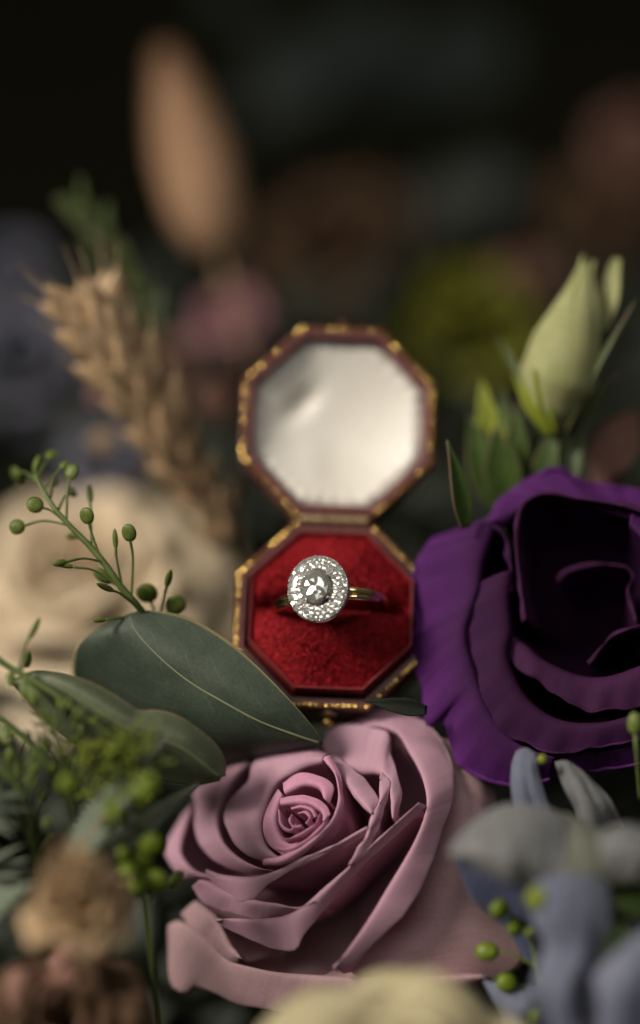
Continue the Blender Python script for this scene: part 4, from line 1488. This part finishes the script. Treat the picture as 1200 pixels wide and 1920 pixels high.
def bunny_tail():
    a, b = np.array(W(308, 95, 12.0)), np.array(W(412, 480, 11.0))
    root = thing('bunny_tail_grass', 'blurred tan bunny tail grass head standing behind the wheat', 'grass head', W(470, 640, 11.2))
    ax = a - b
    Lh = np.linalg.norm(ax)
    F3 = np.array(frame(ax))
    V = []
    n, m = 24, 26
    for j in range(m + 1):
        v = j / m
        r = 0.98 * (math.sin(math.pi * v ** 0.78) ** 0.62) * (1 - 0.30 * v) + 0.01
        for k in range(n):
            t = 2 * math.pi * k / n
            V.append(b + F3 @ np.array([r * math.cos(t), r * math.sin(t), Lh * v]))
    head = part('seed_head', V, grid_faces(n, m + 1, True), 'tail', root)
    r_ = random.Random(2)
    hv, hf = [], []
    for q in range(4500):
        v = r_.random()
        r = 0.92 * (math.sin(math.pi * max(.002, v) ** 0.78) ** 0.62) * (1 - 0.30 * v)
        t = r_.uniform(0, 2 * math.pi)
        d = np.array([math.cos(t), math.sin(t), 1.2])
        p = np.array([r * math.cos(t), r * math.sin(t), Lh * v])
        s = np.cross(d, [r_.gauss(0, 1), r_.gauss(0, 1), r_.gauss(0, 1)])
        s = s / (np.linalg.norm(s) + 1e-6) * 0.012
        e = p + d * r_.uniform(.1, .22)
        o = len(hv)
        hv += [b + F3 @ (p - s), b + F3 @ (p + s), b + F3 @ e]
        hf.append((o, o + 1, o + 2))
    part('bristles', hv, hf, 'tail', head, kind='stuff')
    tube('stalk', [b + ax * 0.03, np.array(W(430, 560, 11.0)), np.array(W(470, 700, 11.3))], 0.06, 'dry_stem', root, 8)


bunny_tail()

# grey leaves far behind, top of the picture
for (bx, by, tx, ty, dz, w, lab) in (
        (470, 250, 640, 60, 27, 3.12, 'dim grey-green leaf high behind the lid, first of three'),
        (560, 230, 800, 90, 29, 3.36, 'dim grey-green leaf high behind the lid, middle one'),
        (760, 240, 960, 40, 31, 3.6, 'dim grey-green leaf high behind the lid, last of three'),
        (640, 80, 740, 20, 26, 1.68, 'dim yellowish leaf at the top edge'),
        (400, 40, 470, -30, 26, 1.68, 'olive leaf tip at the top edge'),
        (900, 430, 930, 290, 23, 1.44, 'dim blue-grey leaf above the yellow-green blossom'),
        (800, 470, 850, 300, 21, 1.44, 'dark green leaf above the lid')):
    o = thing('grey_leaf', lab, 'leaf', W(bx, by, dz), 'dim leaves far behind')
    make_leaf('blade', o, W(bx, by, dz), W(tx, ty, dz + 0.5), w, cdir(-0.2, 0.5, 0.8), 'euc_far' if dz > 22 else 'dark_leaf', 0.2, 0.1, seed=int(bx))
# dark green needle leaves above the wheat
o = thing('needle_sprig', 'dark green feathery narrow-leaved sprig above the wheat ear', 'sprig', W(305, 650, 5.2))
tube('stem', [W(305, 650, 5.2), W(235, 520, 5.0), W(150, 385, 4.8)], [0.05, 0.04, 0.015], 'green', o, 6)
rn = random.Random(12)
for k in range(22):
    f = k / 21
    bx, by = 300 - 145 * f, 640 - 245 * f
    sg = 1 if k % 2 else -1
    ang = math.radians(118 + sg * rn.uniform(18, 40))
    ln = rn.uniform(70, 130) * (1 - 0.35 * f)
    make_leaf('leaf', o, W(bx, by, 5.1), W(bx + math.cos(ang) * ln, by - math.sin(ang) * ln, 5.1 + rn.uniform(-.6, .6)), 0.16, cdir(-0.2, 0.4, 0.9), 'green', 0.08, 0.2, seed=k, nu=5, nv=8)


# ================================================================== LISIANTHUS BUD AND GREEN SEPALS (upper corner)
def WB(x, y, z):
    return W(x, y, z + 0.9)


def lis_bud():
    root = thing('lisianthus_bud', 'closed pale green-cream bud above the purple bloom', 'bud', WB(1045, 830, 1.6))
    path = resample([WB(1040, 815, 1.4), WB(1038, 745, 1.3), WB(1058, 660, 1.25), WB(1085, 570, 1.3), WB(1105, 478, 1.4)], 30)
    rad = np.interp(np.linspace(0, 1, 30), [0, .12, .3, .5, .7, .88, 1], [.14, .46, .70, .64, .42, .2, .09])
    T = np.gradient(path, axis=0)
    T /= np.linalg.norm(T, axis=1, keepdims=True)
    for q, (a0, span, tw, sc_, dip) in enumerate(((2.2, 3.6, 1.5, 1.0, 0.0), (4.6, 3.4, 1.5, 1.035, 0.03), (0.2, 3.2, 1.5, 1.06, 0.07))):
        nu, nv = 22, 30
        G = np.zeros((nv, nu, 3))
        for j in range(nv):
            v = j / (nv - 1)
            a = np.cross(T[j], np.array(cdir(0, 0, 1)))
            a /= np.linalg.norm(a)
            b = np.cross(a, T[j])
            for i in range(nu):
                u = i / (nu - 1)
                th = a0 + tw * v + (u - .5) * span * (1 - 0.35 * v)
                flare = 1 + 0.4 * max(0, v - 0.93) / 0.07 * (0.6 + 0.4 * math.sin(9 * u + q))
                rr = rad[j] * sc_ * flare * (1 + 0.05 * (u - .5))
                G[j, i] = path[j] + (a * math.cos(th) + b * math.sin(th)) * rr - T[j] * (dip * 3 * v + 0.25 * v * (2 * u - 1) ** 2 * (v > .6) * (v - .6))
        part('petal', G.reshape(-1, 3), grid_faces(nu, nv), 'bud', root, grid_uv(nu, nv), True, 0.03)
    make_leaf('petal_tip', root, WB(1128, 620, 1.5), WB(1158, 485, 1.5), 0.42, cdir(-.3, .2, .9), 'bud', 0.05, 0.4, (0.5, 0.9, 1.0, 0.7, 0.35), seed=2)
    for k, (bx, by, bz, tx, ty, tz, w) in enumerate(((1035, 812, 1.2, 930, 625, 2.2, 0.22), (1030, 815, 1.0, 962, 705, 1.1, 0.34), (1040, 815, 1.0, 1000, 690, 0.7, 0.26), (1060, 812, 1.0, 1195, 560, 0.8, 0.14), (1062, 815, 1.4, 1160, 700, 1.2, 0.3), (1048, 815, 1.9, 1150, 600, 2.2, 0.4))):
        make_leaf('sepal', root, WB(bx, by, bz), WB(tx, ty, tz), w * 0.8, cdir(-.3, .3, .9), 'lime_leaf' if k in (1, 2) else 'green', 0.10, 0.5, (0.5, 0.9, 1, 0.6, 0.05), seed=k, nu=7)
    tube('stem', [WB(1042, 812, 1.4), WB(1050, 870, 1.5), WB(1040, 960, 2.2), WB(1030, 1080, 4)], [0.13, 0.10, 0.09], 'stem', root, 8)


lis_bud()
gs = thing('green_sepals', 'tuft of pointed bright green leaves above the purple bloom', 'leaves', W(965, 960, 2.0))
for k, (bx, by, bz, tx, ty, tz, w, mt) in enumerate(((950, 930, 1.9, 903, 712, 1.9, 0.62, 'lime_leaf'), (955, 950, 2.0, 872, 782, 2.2, 0.75, 'green'), (965, 930, 1.8, 945, 728, 1.7, 0.45, 'green'),
                                             (975, 930, 1.8, 972, 752, 1.5, 0.5, 'green'), (945, 960, 1.7, 880, 780, 1.6, 0.7, 'green'), (985, 940, 1.9, 1010, 790, 1.8, 0.5, 'green'), (1015, 950, 1.5, 1042, 795, 1.3, 0.5, 'green'), (1055, 950, 1.4, 1092, 800, 1.6, 0.42, 'green'), (960, 950, 1.5, 930, 800, 1.2, 0.7, 'green'))):
    make_leaf('leaf', gs, W(bx, by, bz + 0.8), W(tx, ty, tz + 0.8), w, cdir(-.35, .3, .9), mt, 0.10, 0.35, (0.4, 0.9, 1, 0.6, 0.03), seed=k)
o = thing('blade_leaf', 'single dark narrow leaf pointing up beside the lid', 'leaf', W(868, 985, 1.0))
make_leaf('blade', o, W(872, 990, 0.9), W(838, 825, 0.8), 0.42, cdir(0.5, .1, .85), 'green', 0.06, 0.3, (0.5, 1.0, 0.9, 0.5, 0.03), seed=5)
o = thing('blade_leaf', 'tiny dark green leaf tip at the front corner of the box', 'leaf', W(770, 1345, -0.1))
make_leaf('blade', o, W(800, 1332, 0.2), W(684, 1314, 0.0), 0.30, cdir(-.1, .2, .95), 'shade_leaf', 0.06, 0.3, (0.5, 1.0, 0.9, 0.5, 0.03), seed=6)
for (bx, by, tx, ty, dz, w, lab) in ((1110, 920, 1195, 770, 3.2, 0.95, 'pinkish-tan dried petal under the cream bud'), (1140, 960, 1150, 850, 3.6, 0.6, 'small tan dried petal tucked behind the purple bloom')):
    o = thing('dried_petal', lab, 'dried petal', W(bx, by, dz))
    make_leaf('blade', o, W(bx, by, dz), W(tx, ty, dz), w, cdir(-.3, .3, .9), 'dusky', 0.1, 0.3, seed=int(w * 10))

# ================================================================== BLUE DELPHINIUM (lower corner)
bl = thing('blue_delphinium', 'pale grey-blue delphinium petals beside the mauve rose', 'delphinium', W(1090, 1760, 0.5))
surf('petal', [[(848, 1580, -2.6), (890, 1535, -2.5), (950, 1508, -2.4), (1020, 1512, -2.3), (1080, 1545, -2.2)],
               [(846, 1592, -2.9), (900, 1565, -3.0), (960, 1550, -2.8), (1020, 1560, -2.7), (1080, 1580, -2.5)],
               [(850, 1602, -3.0), (905, 1600, -3.3), (965, 1610, -3.2), (1025, 1625, -3.0), (1080, 1630, -2.8)],
               [(858, 1612, -2.8), (910, 1632, -3.1), (965, 1660, -3.1), (1020, 1685, -2.9), (1080, 1690, -2.7)]], 'blue_grey', bl, 36, 20, 0.012, 0.05, 3)
surf('petal', [[(1000, 1530, -2.3), (1060, 1525, -2.0), (1140, 1560, -1.9), (1230, 1575, -2.0)],
               [(1010, 1570, -2.6), (1080, 1570, -2.5), (1150, 1590, -2.4), (1235, 1605, -2.4)],
               [(1010, 1620, -2.9), (1080, 1620, -2.9), (1150, 1625, -2.8), (1240, 1640, -2.7)],
               [(1015, 1665, -2.7), (1080, 1680, -2.9), (1150, 1660, -2.7), (1240, 1670, -2.6)]], 'blue_olive', bl, 30, 18, 0.012, 0.06, 14)
surf('petal', [[(1005, 1655, -3.2), (1040, 1640, -3.4), (1090, 1640, -3.4), (1140, 1655, -3.2)],
               [(998, 1720, -3.3), (1040, 1715, -3.6), (1095, 1720, -3.5), (1142, 1730, -3.3)],
               [(1022, 1775, -3.3), (1050, 1785, -3.5), (1095, 1795, -3.6), (1130, 1790, -3.3)],
               [(1000, 1850, -3.4), (1045, 1860, -3.7), (1090, 1870, -3.5), (1128, 1860, -3.4)],
               [(1020, 1940, -3.2), (1060, 1950, -3.4), (1095, 1960, -3.5), (1118, 1950, -3.2)],
               [(1030, 2010, -3.0), (1060, 2015, -3.1), (1090, 2015, -3.1), (1110, 2010, -3.0)]], 'blue', bl, 28, 34, 0.012, 0.06, 4)
surf('petal', [[(848, 1600, -1.6), (930, 1620, -1.7), (1010, 1660, -1.7)], [(870, 1650, -1.3), (945, 1680, -1.5), (1020, 1720, -1.5)], [(900, 1690, -1.0), (960, 1730, -1.1), (1030, 1790, -1.2)], [(960, 1740, -0.7), (990, 1790, -0.8), (1040, 1860, -0.9)]], 'blue_dark', bl, 20, 20, 0.012, 0.06, 5)
surf('petal', [[(968, 1408, -0.7), (985, 1402, -0.8), (1003, 1412, -0.9)], [(958, 1440, -0.7), (985, 1440, -1.0), (1010, 1452, -0.9)], [(955, 1480, -0.8), (985, 1490, -1.1), (1025, 1500, -1.0)], [(960, 1530, -0.9), (1000, 1545, -1.1), (1050, 1550, -1.0)]], 'blue', bl, 20, 20, 0.012, 0.06, 6)
surf('petal', [[(1040, 1428, -0.6), (1062, 1426, -0.75), (1085, 1440, -0.7)], [(1050, 1460, -0.8), (1090, 1460, -1.0), (1118, 1470, -0.8)], [(1065, 1500, -0.9), (1110, 1505, -1.15), (1150, 1510, -0.9)], [(1080, 1545, -0.8), (1120, 1555, -1.0), (1172, 1550, -0.8)]], 'blue_grey', bl, 24, 24, 0.012, 0.06, 7)
surf('petal', [[(905, 1838, -1.0), (960, 1845, -1.2), (1030, 1850, -1.0)], [(925, 1880, -1.2), (970, 1890, -1.5), (1040, 1890, -1.3)], [(950, 1940, -1.0), (990, 1950, -1.2), (1050, 1950, -1.0)]], 'blue', bl, 18, 16, 0.012, 0.06, 8)
surf('petal', [[(1110, 1830, -3.8), (1160, 1780, -4.0), (1240, 1720, -3.8)], [(1120, 1880, -4.0), (1170, 1850, -4.3), (1250, 1820, -4.0)], [(1110, 1980, -3.8), (1180, 1960, -4.1), (1260, 1940, -3.8)]], 'blue', bl, 20, 18, 0.012, 0.06, 9)
surf('petal', [[(1125, 1560, -3.0), (1175, 1545, -3.1), (1240, 1560, -3.0)], [(1128, 1600, -3.3), (1178, 1592, -3.5), (1245, 1600, -3.3)], [(1140, 1640, -3.2), (1190, 1640, -3.3), (1250, 1640, -3.2)]], 'blue_grey', bl, 16, 12, 0.012, 0.05, 11)
surf('petal', [[(1130, 1690, -1.6), (1180, 1670, -1.7), (1240, 1690, -1.6)], [(1120, 1760, -1.9), (1180, 1750, -2.1), (1245, 1760, -1.9)], [(1140, 1850, -1.8), (1190, 1850, -2.0), (1250, 1850, -1.8)]], 'blue_dark', bl, 16, 12, 0.012, 0.06, 12)
tube('stem', [W(1060, 1640, -1.6), W(1080, 1720, -0.6), W(1090, 1850, 0.8)], [0.05, 0.08, 0.09], 'stem', bl, 8)
make_leaf('leaf', bl, W(1240, 1740, -2.3), W(1118, 1625, -2.4), 0.6, cdir(-.2, .5, .8), 'green', 0.1, 0.3, seed=31)
make_leaf('leaf', bl, W(1160, 1900, -2.4), W(1165, 1680, -2.0), 0.6, cdir(-.4, .2, .9), 'green', 0.1, 0.3, seed=32)
knob('floret', np.array(W(1012, 1690, -3.2)), cdir(-.3, .4, .8), [(.05, 0), (.14, .05), (.19, .14), (.17, .24), (.10, .3), (.02, .32)], 'lime_leaf', bl)
knob('stamen', np.array(W(1017, 1425, -0.95)), cdir(-.2, .3, .9), [(.04, 0), (.08, .03), (.09, .08), (.05, .13), (.01, .14)], 'lime_leaf', bl)

# ================================================================== THISTLE LEAVES
for k, (bx, by, bz, tx, ty, tz, w, lab) in enumerate((
        (120, 1640, -2.4, 318, 1374, -1.5, 0.6, 'long grey-green spiny thistle leaf pointing at the folded eucalyptus leaf'),
        (190, 1620, -2.0, 372, 1468, -1.0, 0.48, 'shorter grey-green thistle leaf touching the mauve rose'))):
    o = thing('thistle_leaf', lab, 'leaf', W(bx, by, bz), 'spiny thistle leaves')
    make_leaf('blade', o, W(bx, by, bz), W(tx, ty, tz), w, cdir(-.3, .5, .8), 'thistle', 0.06, 0.25, (0.5, 0.95, 0.9, 0.5, 0.03), 9, 70, 0.02, 0.28, seed=k + 40)
    tube('midrib', [W(bx, by, bz - .02), W((bx + tx) / 2 - 6, (by + ty) / 2 - 6, (bz + tz) / 2 - 0.1), W(tx, ty, tz)], [0.03, 0.02, 0.006], 'euc_light', o, 5)
th = thing('spiky_thistle', 'bluish-grey spiky thistle head at the lower side edge', 'thistle', W(-60, 1600, -1.5))
r_ = random.Random(17)
tc_ = np.array(W(-65, 1580, -1.8))
knob('core', tc_ - np.array(cdir(0.2, 0.9, 0.3)) * 0.5, cdir(0.2, .9, .3), [(.1, 0), (.35, .15), (.45, .45), (.38, .8), (.2, 1.0), (.03, 1.08)], 'thistle', th)
for k in range(36):
    a = r_.uniform(-1.3, 1.2)
    d = cdir(math.cos(a), math.sin(a), r_.uniform(-.3, .8))
    p0 = tc_ + np.array(d) * 0.35 + np.array(cdir(0, r_.uniform(-.5, .5), 0)) * 0.6
    p1 = p0 + np.array(d) * r_.uniform(0.5, 0.85)
    make_leaf('bract', th, p0, p1, 0.10, cdir(-.2, .5, .8), 'thistle', 0.05, 0.4, (0.7, 1, 0.8, 0.5, 0.03), 5, 8, 0.015, seed=k)
o = thing('thistle_leaf', 'pale grey-green thistle leaf at the side edge above the dried flowers', 'leaf', W(-30, 1740, -2.2), 'spiny thistle leaves')
make_leaf('blade', o, W(-60, 1740, -2.2), W(60, 1655, -2.6), 0.5, cdir(-.1, .6, .8), 'thistle', 0.06, 0.25, (0.5, 0.95, 0.9, 0.5, 0.03), 9, 24, 0.03, 0.3, seed=77)
